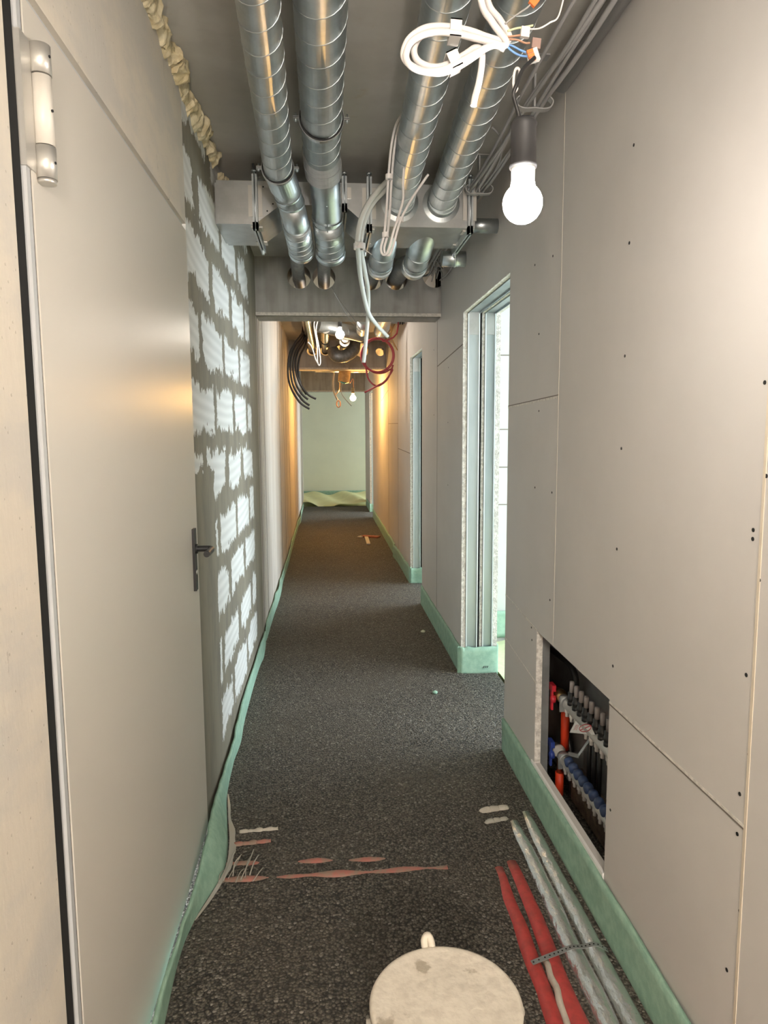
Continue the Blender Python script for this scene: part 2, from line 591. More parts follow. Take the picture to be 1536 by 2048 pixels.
def dup(root, new_loc, label, group=None):
    """copy of a thing and of its parts and sub-parts"""
    r = root.copy(); COL.objects.link(r); r.location = new_loc
    ORG[r.name] = V(new_loc)
    r['label'] = label
    if group:
        r['group'] = group

    def rec(src, dst):
        for ch in list(src.children):
            c = ch.copy(); COL.objects.link(c); c.parent = dst
            rec(ch, c)
    rec(root, r)
    return r


def spline(pts, n=8, closed=False):
    pts = [V(p) for p in pts]
    out = []
    m = len(pts)
    for i in range(m if closed else m - 1):
        if closed:
            p0, p1, p2, p3 = pts[i - 1], pts[i], pts[(i + 1) % m], pts[(i + 2) % m]
        else:
            p0, p1, p2, p3 = pts[max(i - 1, 0)], pts[i], pts[i + 1], pts[min(i + 2, m - 1)]
        for k in range(n):
            t = k / n
            out.append(0.5 * ((2 * p1) + (p2 - p0) * t + (2 * p0 - 5 * p1 + 4 * p2 - p3) * t * t + (3 * p1 - p0 - 3 * p2 + p3) * t ** 3))
    if not closed:
        out.append(pts[-1])
    return out


# ================================================================== SETTING
XL, XR, CZ = -0.46, 0.82, 2.68
XB = 1.045                       # back face of the right partition
O1, O2, O3, OT = (3.11, 4.17), (5.93, 6.77), (12.1, 12.95), 2.19
RX = 3.6                         # outer wall of the rooms on the right
Y0, YE = -2.6, 16.0

m = MB()
def floor_fn(u, v):
    x = XL - 0.02 + (XR + 0.24 - XL) * u
    y = Y0 + (14.0 - Y0) * v
    return V((x, y, 0.006 * noise.noise(V((x * 2.2, y * 1.6, 0))) + 0.003 * noise.noise(V((x * 9, y * 9, 3)))))
m.grid(floor_fn, 36, 420)
m.box((XL - .02, Y0, -0.12), (XR + .22, 14.0, -0.02))
tag(m.build('floor', M['floor']), kind='structure')
m = MB()
m.box((XB - .03, Y0, -0.14), (RX + .1, YE, -0.06))
m.box((-0.7, 14.0, -0.16), (XB, YE, -0.08))
tag(m.build('floor.001', M['yellow']), kind='structure')
m = MB().box((-0.8, Y0, CZ), (RX + .2, YE + .1, CZ + .12))
tag(m.build('ceiling', M['concrete']), kind='structure')

# formwork joint on the ceiling by the foam
# left wall: plaster round the door, blocks behind it, boards beyond the beam
DY0, DY1, DT = 1.13, 2.53, 2.20
m = MB()
m.box((XL - .25, Y0, -0.1), (XL, 1.142, CZ))
m.box((XL - .25, 1.142, DT), (XL, 2.516, CZ))
tag(m.build('wall_left', M['plaster']), kind='structure')
m = MB().box((XL - .25, 2.516, -0.1), (XL, 4.97, CZ))
tag(m.build('wall_left.001', M['blocks']), kind='structure')
m = MB().box((XL - .25, 4.97, -0.1), (XL, 14.5, CZ))
tag(m.build('wall_left.002', M['side']), kind='structure')
wl = bpy.data.objects['wall_left.002']
for y, w, mt in ((5.0, .05, 'dark_joint'), (5.13, .012, 'dark_joint'), (5.3, .02, 'joint'), (5.42, .014, 'dark_joint'), (7.2, .015, 'dark_joint'), (7.95, .03, 'dark_joint'),
                 (8.35, .012, 'dark_joint'), (9.05, .04, 'dark_joint'), (10.6, .02, 'dark_joint')):
    MB().box((XL - .01, y, 0), (XL + .0015, y + w, 2.66)).build('joint', M[mt], wl)

# right partition: two leaves with an air gap
HY0, HY1, HZ0, HZ1 = 1.915, 2.63, 0.165, 0.712
m = MB()
def leaf(x0, x1, hole):
    segs = [(Y0, O1[0]), (O1[1], O2[0]), (O2[1], O3[0]), (O3[1], 14.4)]
    for i, (a, b) in enumerate(segs):
        if hole and i == 0:
            m.box((x0, a, -.1), (x1, HY0, CZ)); m.box((x0, HY1, -.1), (x1, b, CZ))
            m.box((x0, HY0, HZ1), (x1, HY1, CZ)); m.box((x0, HY0, -.1), (x1, HY1, HZ0))
        else:
            m.box((x0, a, -.1), (x1, b, CZ))
    for a, b in (O1, O2, O3):
        m.box((x0, a, OT), (x1, b, CZ))
leaf(XR, XR + .025, True)
leaf(XB - .025, XB, False)
wr = tag(m.build('wall_right', M['board']), kind='structure')
# board joints and screw heads (pattern of the right wall)
def wj(y0, z0, y1, z1, w, mt):
    MB().bar((XR - .0004, y0, z0), (XR - .0004, y1, z1), w, .002, up=(1, 0, 0)).build('joint', M[mt], wr)
wj(1.243, 0, 1.250, CZ, .008, 'tape')
wj(2.43, .72, 2.43, CZ, .003, 'faint')
wj(1.25, .712, 1.915, .705, .006, 'joint')
wj(1.25, .706, 1.915, .699, .003, 'dark_joint')
wj(2.63, .715, 3.11, .745, .007, 'joint')
wj(2.63, .50, 3.11, .54, .005, 'joint')
wj(2.43, 1.615, 3.11, 1.600, .008, 'joint')
wj(2.43, 1.621, 3.11, 1.606, .004, 'dark_joint')
wj(4.17, 2.005, 5.12, 1.96, .006, 'dark_joint')
wj(5.12, 0, 5.12, 2.66, .004, 'dark_joint')
wj(7.9, 0, 7.9, 2.66, .006, 'dark_joint'); wj(9.1, 0, 9.1, 2.66, .006, 'dark_joint')
wj(6.77, 1.28, 7.9, 1.30, .006, 'dark_joint'); wj(7.9, 1.58, 9.1, 1.59, .006, 'dark_joint'); wj(9.1, 2.02, 10.2, 1.93, .006, 'dark_joint')
for px, py in ((1250, 712), (1243, 897), (1234, 1098), (1226, 1332), (1221, 1620), (1268, 290), (1259, 486), (1106, 512), (1078, 668), (1070, 530), (1530, 765),
               (1533, 952), (1507, 1060), (1506, 1078), (1519, 1160), (1493, 1350), (1498, 1510), (1480, 1588), (1475, 1668), (1480, 1823),
               (1454, 1940), (1111, 795), (1078, 822), (1104, 985), (1100, 1200), (1070, 975), (960, 1020), (897, 735), (896, 845), (896, 970), (868, 700), (868, 830), (1063, 1255), (1064, 1280)):
    p = at(px, py, XR, 0)
    MB().cyl(p + V((-.0012, 0, 0)), p + V((.003, 0, 0)), .0042, 10).build('screw', M['screw'], wr)

# rooms on the right, lit by their windows
m = MB()
m.box((RX, Y0, -.1), (RX + .2, YE, .45)); m.box((RX, Y0, 2.5), (RX + .2, YE, CZ))
wins = [(1.5, 4.6), (5.4, 8.4), (10.6, 13.8), (14.75, 15.85)]
prev = Y0
for a, b in wins:
    m.box((RX, prev, .45), (RX + .2, a, 2.5)); prev = b
m.box((RX, prev, .45), (RX + .2, YE, 2.5))
tag(m.build('wall_outer', M['room']), kind='structure')
for a, b in wins:
    portal(RX + .05, a, b, .45, 2.5)
for i, (ya, yb) in enumerate(((0.6, .72), (4.95, 5.07), (9.3, 9.42), (14.3, 14.42))):
    m = MB().box((XB, ya, -.1), (RX, yb, CZ))
    w_ = tag(m.build('wall_partition', M['room']), kind='structure')
    if i == 1:
        for z in (2.02, 1.50, 1.23, 0.96):
            MB().box((XB + .05, ya - .002, z), (XB + 1.2, ya + .01, z + .008)).build('joint', M['dark_joint'], w_)
tag(MB().box((-0.8, YE, -.2), (RX + .2, YE + .1, CZ)).build('wall_end', simple('end_wall_bounce_tint', (0.72, 0.74, 0.60), 0.85, var=0.04, scale=2)), kind='structure')  # white wall, greenish light bounced off the yellow sheets put into its colour
tag(MB().box((-0.8, Y0 - .1, -.2), (RX + .2, Y0, CZ)).build('wall_back', M['plaster']), kind='structure')
tag(MB().box((-0.70, 14.5, -.2), (-0.55, YE, CZ)).build('wall_left.003', M['room']), kind='structure')

# window frames of the rooms (light comes through them)
for i, (a, b) in enumerate(wins):
    m = MB()
    for (p, q) in (((a, .45), (b, .5)), ((a, 2.45), (b, 2.5)), ((a, .45), (a + .05, 2.5)), ((b - .05, .45), (b, 2.5)), (((a + b) / 2 - .03, .45), ((a + b) / 2 + .03, 2.5))):
        m.box((RX + .06, p[0], p[1]), (RX + .12, q[0], q[1]))
    tag(m.build('window_%d' % (i + 1), M['frame']), kind='structure')

# concrete beams with core holes
def beam(y, thick, bottom, holes, label):
    """front face with round holes: ring fill between each hole and its cell, plus body"""
    t = thing('concrete_beam', label, 'beam', (0.18, y, bottom), kind='structure')
    m = MB()
    x0, x1 = XL, XR
    def plate(yy, flip):
        hs = sorted(holes)
        xs = [x0]
        for i in range(len(hs) - 1):
            xs.append((hs[i][0] + hs[i + 1][0]) / 2)
        xs.append(x1)
        if not hs:
            m.add([(x0, yy, bottom), (x1, yy, bottom), (x1, yy, CZ), (x0, yy, CZ)], [(0, 1, 2, 3)])
        for i, (hx, hz, r) in enumerate(hs):
            a, b = xs[i], xs[i + 1]
            ring, outer = [], []
            n = 40
            for k in range(n):
                an = 2 * PI * k / n
                dx, dz = math.cos(an), math.sin(an)
                ring.append(V((min(hx + r * dx, x1), yy, min(hz + r * dz, CZ - .001))))
                ts = []
                if dx > 1e-6: ts.append((b - hx) / dx)
                if dx < -1e-6: ts.append((a - hx) / dx)
                if dz > 1e-6: ts.append((CZ - hz) / dz)
                if dz < -1e-6: ts.append((bottom - hz) / dz)
                tt = min(ts)
                outer.append(V((hx + tt * dx, yy, hz + tt * dz)))
            # corners
            cs = [(a, bottom), (b, bottom), (b, CZ), (a, CZ)]
            for k in range(n):
                l = (k + 1) % n
                p, q = outer[k], outer[l]
                poly = [ring[k], p, q, ring[l]]
                for cx, cz in cs:
                    c = V((cx, yy, cz))
                    if abs(p.x - q.x) > 1e-5 and abs(p.z - q.z) > 1e-5 and (c - (p + q) / 2).length < (p - q).length + 1e-4:
                        if (abs(c.x - p.x) < 1e-4 or abs(c.z - p.z) < 1e-4) and (abs(c.x - q.x) < 1e-4 or abs(c.z - q.z) < 1e-4):
                            poly = [ring[k], p, c, q, ring[l]]
                m.add(poly, [list(range(len(poly)))])
    plate(y, False)
    plate(y + thick, True)
    m.add([(x0, y, bottom), (x1, y, bottom), (x1, y + thick, bottom), (x0, y + thick, bottom)], [(0, 1, 2, 3)])
    for hx, hz, r in holes:
        vs, fs = [], []
        for k in range(40):
            an = 2 * PI * k / 40
            px, pz = min(hx + r * math.cos(an), x1), min(hz + r * math.sin(an), CZ - .001)
            vs += [(px, y, pz), (px, y + thick, pz)]
        for k in range(40):
            l = (k + 1) % 40
            fs.append((2 * k, 2 * l, 2 * l + 1, 2 * k + 1))
        m.add(vs, fs, True)
    m.build('beam_body', M['beam'], t)
    # rough light arris left by the shuttering
    MB().box((x0, y - .006, bottom), (x1, y + .02, bottom + .022)).build('edge_strip', M['joint'], t)
    return t


H1 = [(-.161, 2.548, .080), (.009, 2.545, .078), (.332, 2.548, .085), (.509, 2.542, .076), (.775, 2.57, .085)]
beam(4.97, .25, 2.288, H1, 'grey board-marked concrete beam with duct holes, right behind the rectangular duct')
H2 = [(-.150, 2.555, .075), (.02, 2.555, .07), (.22, 2.56, .08), (.50, 2.56, .095), (.745, 2.54, .06)]
beam(9.4, .25, 2.305, H2, 'dark concrete beam behind the black hoses and the red coil')
beam(14.4, .2, 2.29, [], 'plain concrete beam in front of the pale end wall')

# ------------------------------------------------------------------ rough door openings in the right wall
def jamb(y, sgn, parent, z0=0.0):
    """framing on the jamb at Y=y; sgn -1: seen from the camera side (far jamb)"""
    e = .004 * sgn
    x = XR
    def part(xa, xb, name, mat, prot=0.0, zz=OT):
        MB().box((x + max(xa, .0008), y + sgn * prot, z0), (x + xb, y - sgn * .03, zz)).build(name, mat, parent)
    part(.0, .026, 'board_edge', M['gypsum'], .004)
    for a, b in ((.028, .100), (.132, .196)):
        m = MB()
        m.box((x + a, y, z0), (x + b, y - sgn * .03, OT))
        s_ = m.build('stud', M['stud'], parent)
        for q in (a, b - .006):
            MB().box((x + q, y + sgn * .012, z0), (x + q + .006, y - sgn * .001, OT)).build('stud_lip', M['lip'], s_)
        MB().box((x + a + .001, y + sgn * .006, OT - .13), (x + b - .001, y, OT - .002)).build('bracket', M['zinc_flat'], s_)
    part(.116, .130, 'board_edge', M['gypsum'], .002)
    part(.100, .116, 'gap_shade', M['shade_black'], -.02)
    part(.199, .226, 'board_edge', M['gypsum'], .006)


def head(y0, y1, parent):
    m = MB()
    z = OT
    for a, b in ((.028, .100), (.132, .196)):
        m = MB()
        m.box((XR + a, y0, z), (XR + b, y1, z + .03))
        m.box((XR + a, y0, z - .01), (XR + a + .004, y1, z))
        m.box((XR + b - .004, y0, z - .01), (XR + b, y1, z))
        m.build('head_channel', M['stud'], parent)
    for a, b in ((0, .026), (.116, .130), (.199, .226)):
        MB().box((XR + max(a, .0008), y0, z - .004), (XR + b, y1, z + .02)).build('board_edge', M['gypsum'], parent)
    MB().box((XR + .100, y0, z + .015), (XR + .116, y1, z + .03)).build('gap_shade', M['shade_black'], parent)


for i, (a, b) in enumerate((O1, O2, O3)):
    t = thing('door_%d' % (i + 2), ('open door hole with bare metal studs, beside the manifold opening', 'open door hole with metal studs, beyond the first concrete beam',
                                     'narrow far door hole with metal stud, near the end wall')[i], 'door opening', (XR + .11, (a + b) / 2, 0), kind='structure')
    jamb(b, -1, t)
    jamb(a, 1, t)
    head(a, b, t)

# ------------------------------------------------------------------ steel door on the left
d = thing('door_1', 'cream steel door with black lever handle in the left wall', 'door', (XL, 1.9, 0), kind='structure')
m = MB().box((XL - .045, 1.212, .035), (XL + .002, 2.508, 2.175))
m.build('leaf', M['door'], d)
m = MB()
m.box((XL - .12, 1.178, -.02), (XL - .006, 1.191, 2.20))        # hinge-side frame, stepped
m.box((XL - .12, 1.191, -.02), (XL + .001, 1.205, 2.20))
m.box((XL - .10, 2.512, -.02), (XL - .03, 2.522, 2.20))
m.box((XL - .10, 1.165, 2.178), (XL - .012, 2.52, 2.20))
m.build('frame', M['frame'], d)
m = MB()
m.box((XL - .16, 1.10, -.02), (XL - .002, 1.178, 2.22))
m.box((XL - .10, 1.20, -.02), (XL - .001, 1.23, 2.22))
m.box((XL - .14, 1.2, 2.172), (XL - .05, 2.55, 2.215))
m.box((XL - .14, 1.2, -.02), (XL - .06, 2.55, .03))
m.build('gap_shade', M['shade_black'], d)  # black boxes almost flush with the wall paint the shade of the door gap
# hinge
hz = 2.015
hg = thing_h = MB()
hy = 1.24
hg.cyl((XL + .014, hy, hz - .105), (XL + .014, hy, hz - .055), .0165, 28)
hg.cyl((XL + .014, hy, hz + .055), (XL + .014, hy, hz + .100), .0165, 28)
hg.cyl((XL + .014, hy, hz - .112), (XL + .014, hy, hz - .1055), .0145, 28)
hg.box((XL - .01, 1.188, hz - .10), (XL + .004, 1.228, hz + .10))
hp = hg.build('hinge', M['hinge'], d)
MB().cyl((XL + .014, hy, hz - .053), (XL + .014, hy, hz + .053), .0155, 28).build('knuckle', M['door'], hp)
for z in (-.08, 0.0, .082):
    MB().cyl((XL + .029, hy - .004, hz + z), (XL + .0312, hy - .0045, hz + z), .0022, 10).build('grub_screw', M['black'], hp)
# handle
HYc, HZc = 2.425, 1.10
pl = MB().box((XL + .002, HYc - .018, .955), (XL + .011, HYc + .018, 1.170)).build('handle_plate', M['black'], d)
m = MB()
pts = spline([(XL + .008, HYc, HZc), (XL + .050, HYc, HZc), (XL + .062, HYc - .004, HZc), (XL + .067, HYc - .02, HZc), (XL + .067, HYc - .06, HZc), (XL + .066, HYc - .115, HZc)], 6)
m.tube(pts, .0105, 16)
m.lathe([(.0, 0), (.017, 0), (.017, .008), (.0, .008)], (XL + .009, HYc, HZc), (1, 0, 0), 20)
m.build('lever', M['black'], pl)
MB().cyl((XL + .010, HYc, 1.018), (XL + .0125, HYc, 1.018), .0085, 16).build('key_cylinder', M['hinge'], pl)

# ------------------------------------------------------------------ pendant bulbs
def bulb(pos, r, col, s, label, wire, group=None, neck_r=.0185):
    x, y, z = pos
    t = thing('pendant_bulb', label, 'lamp', (x, y, z - r))
    prof = [(.0, -r)]
    for k in range(1, 17):
        a = PI * k / 20
        prof.append((r * math.sin(a), -r * math.cos(a)))
    prof += [(neck_r + .001, r * .84), (neck_r, r * 1.02)]
    MB().lathe(prof, pos, seg=32).build('glass_globe', mk_emit('bulb_glow', col, s), t)
    MB().lathe([(neck_r, r * 1.02), (neck_r * 1.02, r * 1.6), (neck_r * 1.0, r * 1.75), (.0, r * 1.75)], pos, seg=28).build('bulb_base', M['card'], t)
    z1 = r * 1.72
    sk = MB().lathe([(.0, z1), (.0215, z1), (.0220, z1 + .004), (.0205, z1 + .008), (.0200, z1 + .062), (.0215, z1 + .066), (.0170, z1 + .073), (.0, z1 + .075)], pos, seg=32)
    sk.build('socket', M['soft_black'], t)
    MB().tube(spline([(x, y, z + z1 + .07)] + wire, 6), .0032, 10).build('flex', M['black'], t)
    return t


b1 = at(1045, 407, 1.15)
wg = at(1066, 112, 1.15)
bulb(b1, .0315, COL_A, BULB_A, 'big lit white bulb hanging on a black socket beside the bare right wall',
     [at(1043, 262, 1.15), at(1036, 225, 1.148), at(1027, 190, 1.145), at(1033, 170, 1.142), at(1045, 140, 1.146), wg + V((.003, 0, -.002))])
b2 = at(680, 669, 7.0)
bulb(b2, .042, COL_B, BULB_B, 'small bright bulb hanging between the black hoses and the red coil', [(b2.x, b2.y, 2.62), (b2.x, b2.y, CZ)])
b3 = at(706, 796, 10.1)
bulb(b3, .040, COL_C, BULB_C, 'warm orange bulb hanging low in front of the end wall, past the second beam', [(b3.x, b3.y, 2.3), (b3.x + .02, b3.y, CZ)])

# white strain-relief hook on the near bulb's wire
m = MB()
hk = [at(1029, 185, 1.15), at(1027, 165, 1.15), at(1029, 145, 1.15), at(1034, 136, 1.15), at(1039, 141, 1.15), at(1038, 152, 1.15), at(1033, 168, 1.15), at(1034, 178, 1.15), at(1029, 185, 1.15)]
one(MB().tube(spline(hk, 5), .0021, 8), 'cable_hook', M['white_cable'], 'small white plastic hook clipped on the near bulb wire', 'hook', at(1029, 185, 1.15))

# ------------------------------------------------------------------ near white cable coil and its connectors
YC = 1.16
c0 = at(1015, 90, YC)
ct = thing('cable_coil', 'white cable coil in clips hanging under the ducts above the near bulb', 'cable', c0)
def px_path(pts, Y=YC):
    return [at(p[0], p[1], p[2] if len(p) > 2 else Y) for p in pts]
loops = [
    [(958, -120, 1.10), (962, 0), (985, 45), (1012, 82), (1006, 92), (985, 85), (950, 76), (905, 66), (860, 66), (825, 82), (812, 110), (822, 132), (850, 143), (890, 138), (930, 118), (965, 100), (990, 90), (1010, 98), (1003, 95)],
    [(968, -120, 1.10), (975, 0), (1000, 40), (1018, 72), (1010, 82), (980, 76), (940, 62), (900, 54), (855, 55), (822, 74), (808, 100), (812, 122), (840, 140), (880, 146), (915, 134), (950, 112), (975, 92), (985, 84)],
    [(985, 90), (950, 72), (905, 60), (862, 62), (838, 76), (828, 100), (836, 122), (862, 134), (890, 131), (925, 112), (950, 96), (962, 100), (964, 125), (958, 165), (950, 195), (947, 212)],
]
for i, L in enumerate(loops):
    MB().tube(spline(px_path([(p[0], p[1], (p[2] if len(p) > 2 else YC + .006 * i)) for p in L]), 7), .0052, 12).build('cable', M['white_cable'], ct)
for (px, py, an) in ((910, 61, .05), (907, 122, -.45)):
    p = at(px, py, YC + .006)
    m = MB()
    Rr = Matrix.Rotation(an, 3, 'Y')
    for a_, b_ in (((-.009, -.010, -.013), (.009, -.008, .013)), ((-.009, .018, -.013), (.009, .020, .013)), ((-.009, -.010, .011), (.009, .020, .013)), ((-.009, -.010, -.013), (.009, .020, -.011))):
        m.box(a_, b_)
    m.v = [p + Rr @ q for q in m.v]
    m.build('cable_clip', M['clear'], ct)
# cores to the connectors
w0 = at(1012, 84, YC)
for pts, mt in (([(1010, 88), (1025, 92), (1040, 100), (1056, 106)], 'blue_wire'), ([(1012, 90), (1024, 102), (1040, 111), (1056, 113)], 'blue_wire'),
                ([(1015, 78), (1035, 80), (1050, 86), (1060, 86)], 'brown_wire'), ([(1012, 74), (1030, 72), (1045, 70), (1055, 72)], 'brown_wire'), ([(1015, 62), (1032, 57), (1050, 54), (1066, 51)], 'green_wire')):
    MB().tube(spline(px_path(pts), 6), .0016, 8).build('core', M[mt], ct)
MB().tube(spline(px_path([(1060, 58), (1078, 57), (1100, 45), (1118, 30), (1135, -40)]), 6), .0013, 8).build('core', M['white_cable'], ct)
MB().tube(spline(px_path([(1010, 48), (1030, 32), (1060, 10), (1075, -20)]), 6), .0014, 8).build('core', M['grey_cable'], ct)


def connector(px, py, mat, label, lever=None, rot=-.35, s=1.0):
    p = at(px, py, YC - .002)
    t = thing('wire_connector', label, 'connector', p, 'wire connectors by the coil')
    R = Matrix.Rotation(rot, 3, 'Y')
    def bx(name, mt, c, sz, par):
        vs = MB()
        vs.box((c[0] - sz[0] / 2, c[1] - sz[1] / 2, c[2] - sz[2] / 2), (c[0] + sz[0] / 2, c[1] + sz[1] / 2, c[2] + sz[2] / 2))
        vs.v = [p + R @ (q * s) for q in vs.v]
        return vs.build(name, mt, par)
    bx('housing', mat, (0, 0, 0), (.017, .008, .019), t)
    if lever:
        for k in (-1, 0, 1):
            bx('lever', lever, (-.0045, -.0046, k * .0062), (.010, .003, .0052), t)
    return t


connector(1066, 112, M['clear'], 'clear connector with three orange levers under the white cable coil', M['orange'])
connector(1072, 88, M['brown_clear'], 'small brown clear connector just above the orange-levered one', rot=.1, s=.8)
connector(1050, 65, M['clear'], 'small clear connector topmost beside the green-yellow wire', rot=.1, s=.8)
connector(1068, 3, M['orange'], 'orange connector tip at the very top by the ducts', rot=.7, s=.7)

# ------------------------------------------------------------------ spiral ducts
def duct_piece(a, b, r, pitch=.105, seg=36, hx=True, ang=0):
    m = MB().tube([a, b], r, seg, True)
    if hx:
        m.helix(a, b, r + .0005, pitch, .0017)
    return m


def ring(m, a, b, r0, r1, seg=36):
    """annulus band round the axis a-b"""
    a, b = V(a), V(b)
    L = (b - a).length
    m.lathe([(r0, 0), (r1, 0), (r1, L), (r0, L)], a, b - a, seg, False)
    return m


# clamp: rubber-lined ring on a rod
def clamp(c, axis, r, label):
    c = V(c)
    ax = V(axis).normalized()
    t = thing('pipe_clamp', label, 'pipe clamp', c - V((0, 0, r)), 'rubber-lined duct clamps')
    ring(MB(), c - ax * .012, c + ax * .012, r + .0012, r + .006).build('rubber_lining', M['rubber'], t)
    ring(MB(), c - ax * .009, c + ax * .009, r + .006, r + .0085).build('band', M['zinc_flat'], t)
    for s_ in (-1, 1):
        m = MB()
        m.box(c + V((s_ * (r + .008), -.01, -.004)), c + V((s_ * (r + .026), .01, -.001)))
        m.box(c + V((s_ * (r + .008), -.01, .001)), c + V((s_ * (r + .026), .01, .004)))
        lug = m.build('lug', M['zinc_flat'], t)
        MB().cyl(c + V((s_ * (r + .018), 0, -.012)), c + V((s_ * (r + .018), 0, .016)), .0035, 8).build('bolt', M['zinc'], lug)
    MB().cyl(c + V((0, 0, r + .006)), V((c.x, c.y, CZ)), .004, 8).build('rod', M['zinc'], t)
    return t


# duct A (left of the left pair)
rA = .054
A0, A1 = V((-.100, -.4, 2.575)), V((-.163, 2.82, 2.49))
tA = thing('spiral_duct', 'thinner spiral duct, leftmost under the ceiling, bending down past the rectangular duct', 'duct', (A1.x, A1.y, A1.z - rA))
duct_piece(A0, A1, rA, .105).build('pipe', M['zinc'], tA)
A2 = V((-.125, 2.985, 2.425)); A3 = V((-.108, 3.085, 2.375)); A4 = V((-.094, 3.27, 2.312)); A5 = V((-.094, 3.30, 2.305))
m = MB(); ring(m, A1, A1 + (A2 - A1).normalized() * .09, .0, rA + .004)
m.build('coupling', M['zinc'], tA)
m = MB().tube([A1, A2], rA, 36)
for f in (.38, .72):
    p = A1.lerp(A2, f); ring(m, p, p + (A2 - A1).normalized() * .006, rA, rA + .0035)
m.build('bend', M['zinc'], tA)
m = MB().tube([A2, A3, A4], rA, 36)
ring(m, A2 - V((0, .004, -.002)), A2 + V((0, .004, -.002)), rA, rA + .003)
m.build('elbow', M['zinc'], tA)
m = duct_piece(A3 + V((.001, .015, -.006)), A4, rA + .0025, .035)
m.tube([A4, A5], rA + .004, 36)
m.build('lower_pipe', M['zinc'], tA)
MB().tube(spline([A5 + V((0, -.03, .01)), A5 + V((0, .06, .015)), (-.112, 3.6, 2.40), (-.145, 4.2, 2.51), (-.161, 4.8, 2.545), (-.161, 5.2, 2.548)], 6), .042, 30).build('insert_pipe', M['dark_steel'], tA)
m = MB()
for (px, py, w) in ((578, 368, .016), (565, 362, .022)):
    pass
stk = A1.lerp(A2, .22)
m = MB().grid(lambda u, v: stk + (A2 - A1).normalized() * (.035 * (v - .5)) + Matrix.Rotation(0.9 * (u - .5) - .35, 3, 'Y') @ V((.018, -.020, -.050)), 6, 1)
m.build('sticker', M['card'], tA)
clamp(A1 - (A1 - A0).normalized() * .01, A1 - A0, rA, 'black-lined clamp ringing the thinner left duct by the rectangular duct')

# duct B (right of the left pair)
rB = .069
B0, B1 = V((.008, -.4, 2.585)), V((.004, 2.82, 2.548))
tB = thing('spiral_duct', 'thicker spiral duct of the left pair, with grey tape band above its lower bend', 'duct', (B1.x, B1.y, B1.z - rB))
duct_piece(B0, B1, rB, .115).build('pipe', M['zinc'], tB)
B2 = V((.018, 3.02, 2.475)); B3 = V((.024, 3.12, 2.405)); B4 = V((.037, 3.29, 2.315)); B5 = V((.038, 3.32, 2.30))
m = MB(); d_ = (B2 - B1).normalized()
ring(m, B1 - d_ * .03, B1 + d_ * .05, 0, rB + .003); ring(m, B1 + d_ * .045, B1 + d_ * .10, 0, rB + .0045)
m.build('tape_band', M['duct_tape'], tB)
m = MB().tube([B1, B2, B3, B4], rB - .007, 36)
ring(m, B3 - V((0, .004, -.003)), B3 + V((0, .004, -.003)), rB - .007, rB - .001)
m.bar(B2 + V((.004, -.035, -rB + .002)), B3 + V((0, -.02, -rB + .003)), .004, .004)
m.build('elbow', M['zinc'], tB)
m = duct_piece(B3 + V((.001, .012, -.006)), B4, rB - .004, .04)
m.tube([B4, B5], rB - .001, 36)
m.build('lower_pipe', M['zinc'], tB)
MB().tube(spline([B5 + V((0, -.03, .01)), B5 + V((0, .06, .015)), (.026, 3.65, 2.40), (.014, 4.3, 2.51), (.009, 4.8, 2.54), (.009, 5.2, 2.545)], 6), .042, 30).build('insert_pipe', M['dark_steel'], tB)
pB = B0.lerp(B1, (2.52 - B0.y) / (B1.y - B0.y))
clamp(pB, B1 - B0, rB, 'black-lined clamp ringing the thicker left duct, in front of the taped band')

# duct C, D (right pair), into the front of the rectangular duct
rC = .060
for (p0, p1, lab) in ((V((.262, -.4, 2.615)), V((.343, 3.21, 2.495)), 'spiral duct behind the white cable coil, ending on the rectangular duct front'),
                      (V((.427, -.4, 2.615)), V((.527, 3.21, 2.495)), 'right spiral duct of the right pair, above the near bulb, next to the cable hangers')):
    t = thing('spiral_duct', lab, 'duct', (p1.x, p1.y, p1.z - rC))
    duct_piece(p0, p1, rC, .112).build('pipe', M['zinc'], t)

# ------------------------------------------------------------------ rectangular duct
RY0, RY1, RZ0, RZ1 = 3.2, 3.56, 2.394, 2.574
tR = thing('rectangular_duct', 'galvanised rectangular duct with bolted flanges crossing the corridor under the ceiling', 'duct', (.1, 3.38, RZ0))
prof = [(-.45, RZ0), (-.29, RZ0), (-.175, 2.478), (.102, 2.478), (.190, RZ0 + .01), (.205, RZ0), (.68, RZ0), (.68, RZ1), (-.45, RZ1)]
MB().prism([(x, RY0, z) for x, z in prof], (0, RY1 - RY0, 0)).build('duct_body', M['zinc_flat'], tR)
def flange(x, zb, tilt=0):
    m = MB()
    for xx, pr in ((x - .011, .028), (x + .003, .028)):
        m.box((xx, RY0 - pr, zb - pr), (xx + .008, RY1 + pr, zb + .002))
        m.box((xx, RY0 - pr, zb - pr), (xx + .008, RY0 + .002, RZ1 + .02))
    f = m.build('flange', M['zinc'], tR)
    for y in (RY0 + .06, RY1 - .06):
        MB().box((x - .024, y - .03, zb - .006), (x + .026, y + .03, zb - .001)).build('slide_rail', M['hinge'], f)
    for xa in (-.030, .013):
        MB().box((x + xa, RY0 - .006, zb + .03), (x + xa + .017, RY0, RZ1 - .02)).build('slide_rail', M['hinge'], f)
    MB().cyl((x, RY0 - .018, zb - .03), (x, RY0 - .018, RZ1 + .035), .0045, 10).lathe([(0, 0), (.012, 0), (.012, .008), (0, .008)], (x, RY0 - .018, RZ1 + .03), seg=10).build('bolt', M['zinc'], f)
    MB().cyl((x, RY1 - .01, zb - .045), (x, RY1 - .01, zb + .01), .006, 8).build('bolt', M['zinc'], f)
flange(-.285, RZ0)
flange(-.172, 2.478)
flange(.100, 2.478)
flange(.208, RZ0)
flange(.655, RZ0)
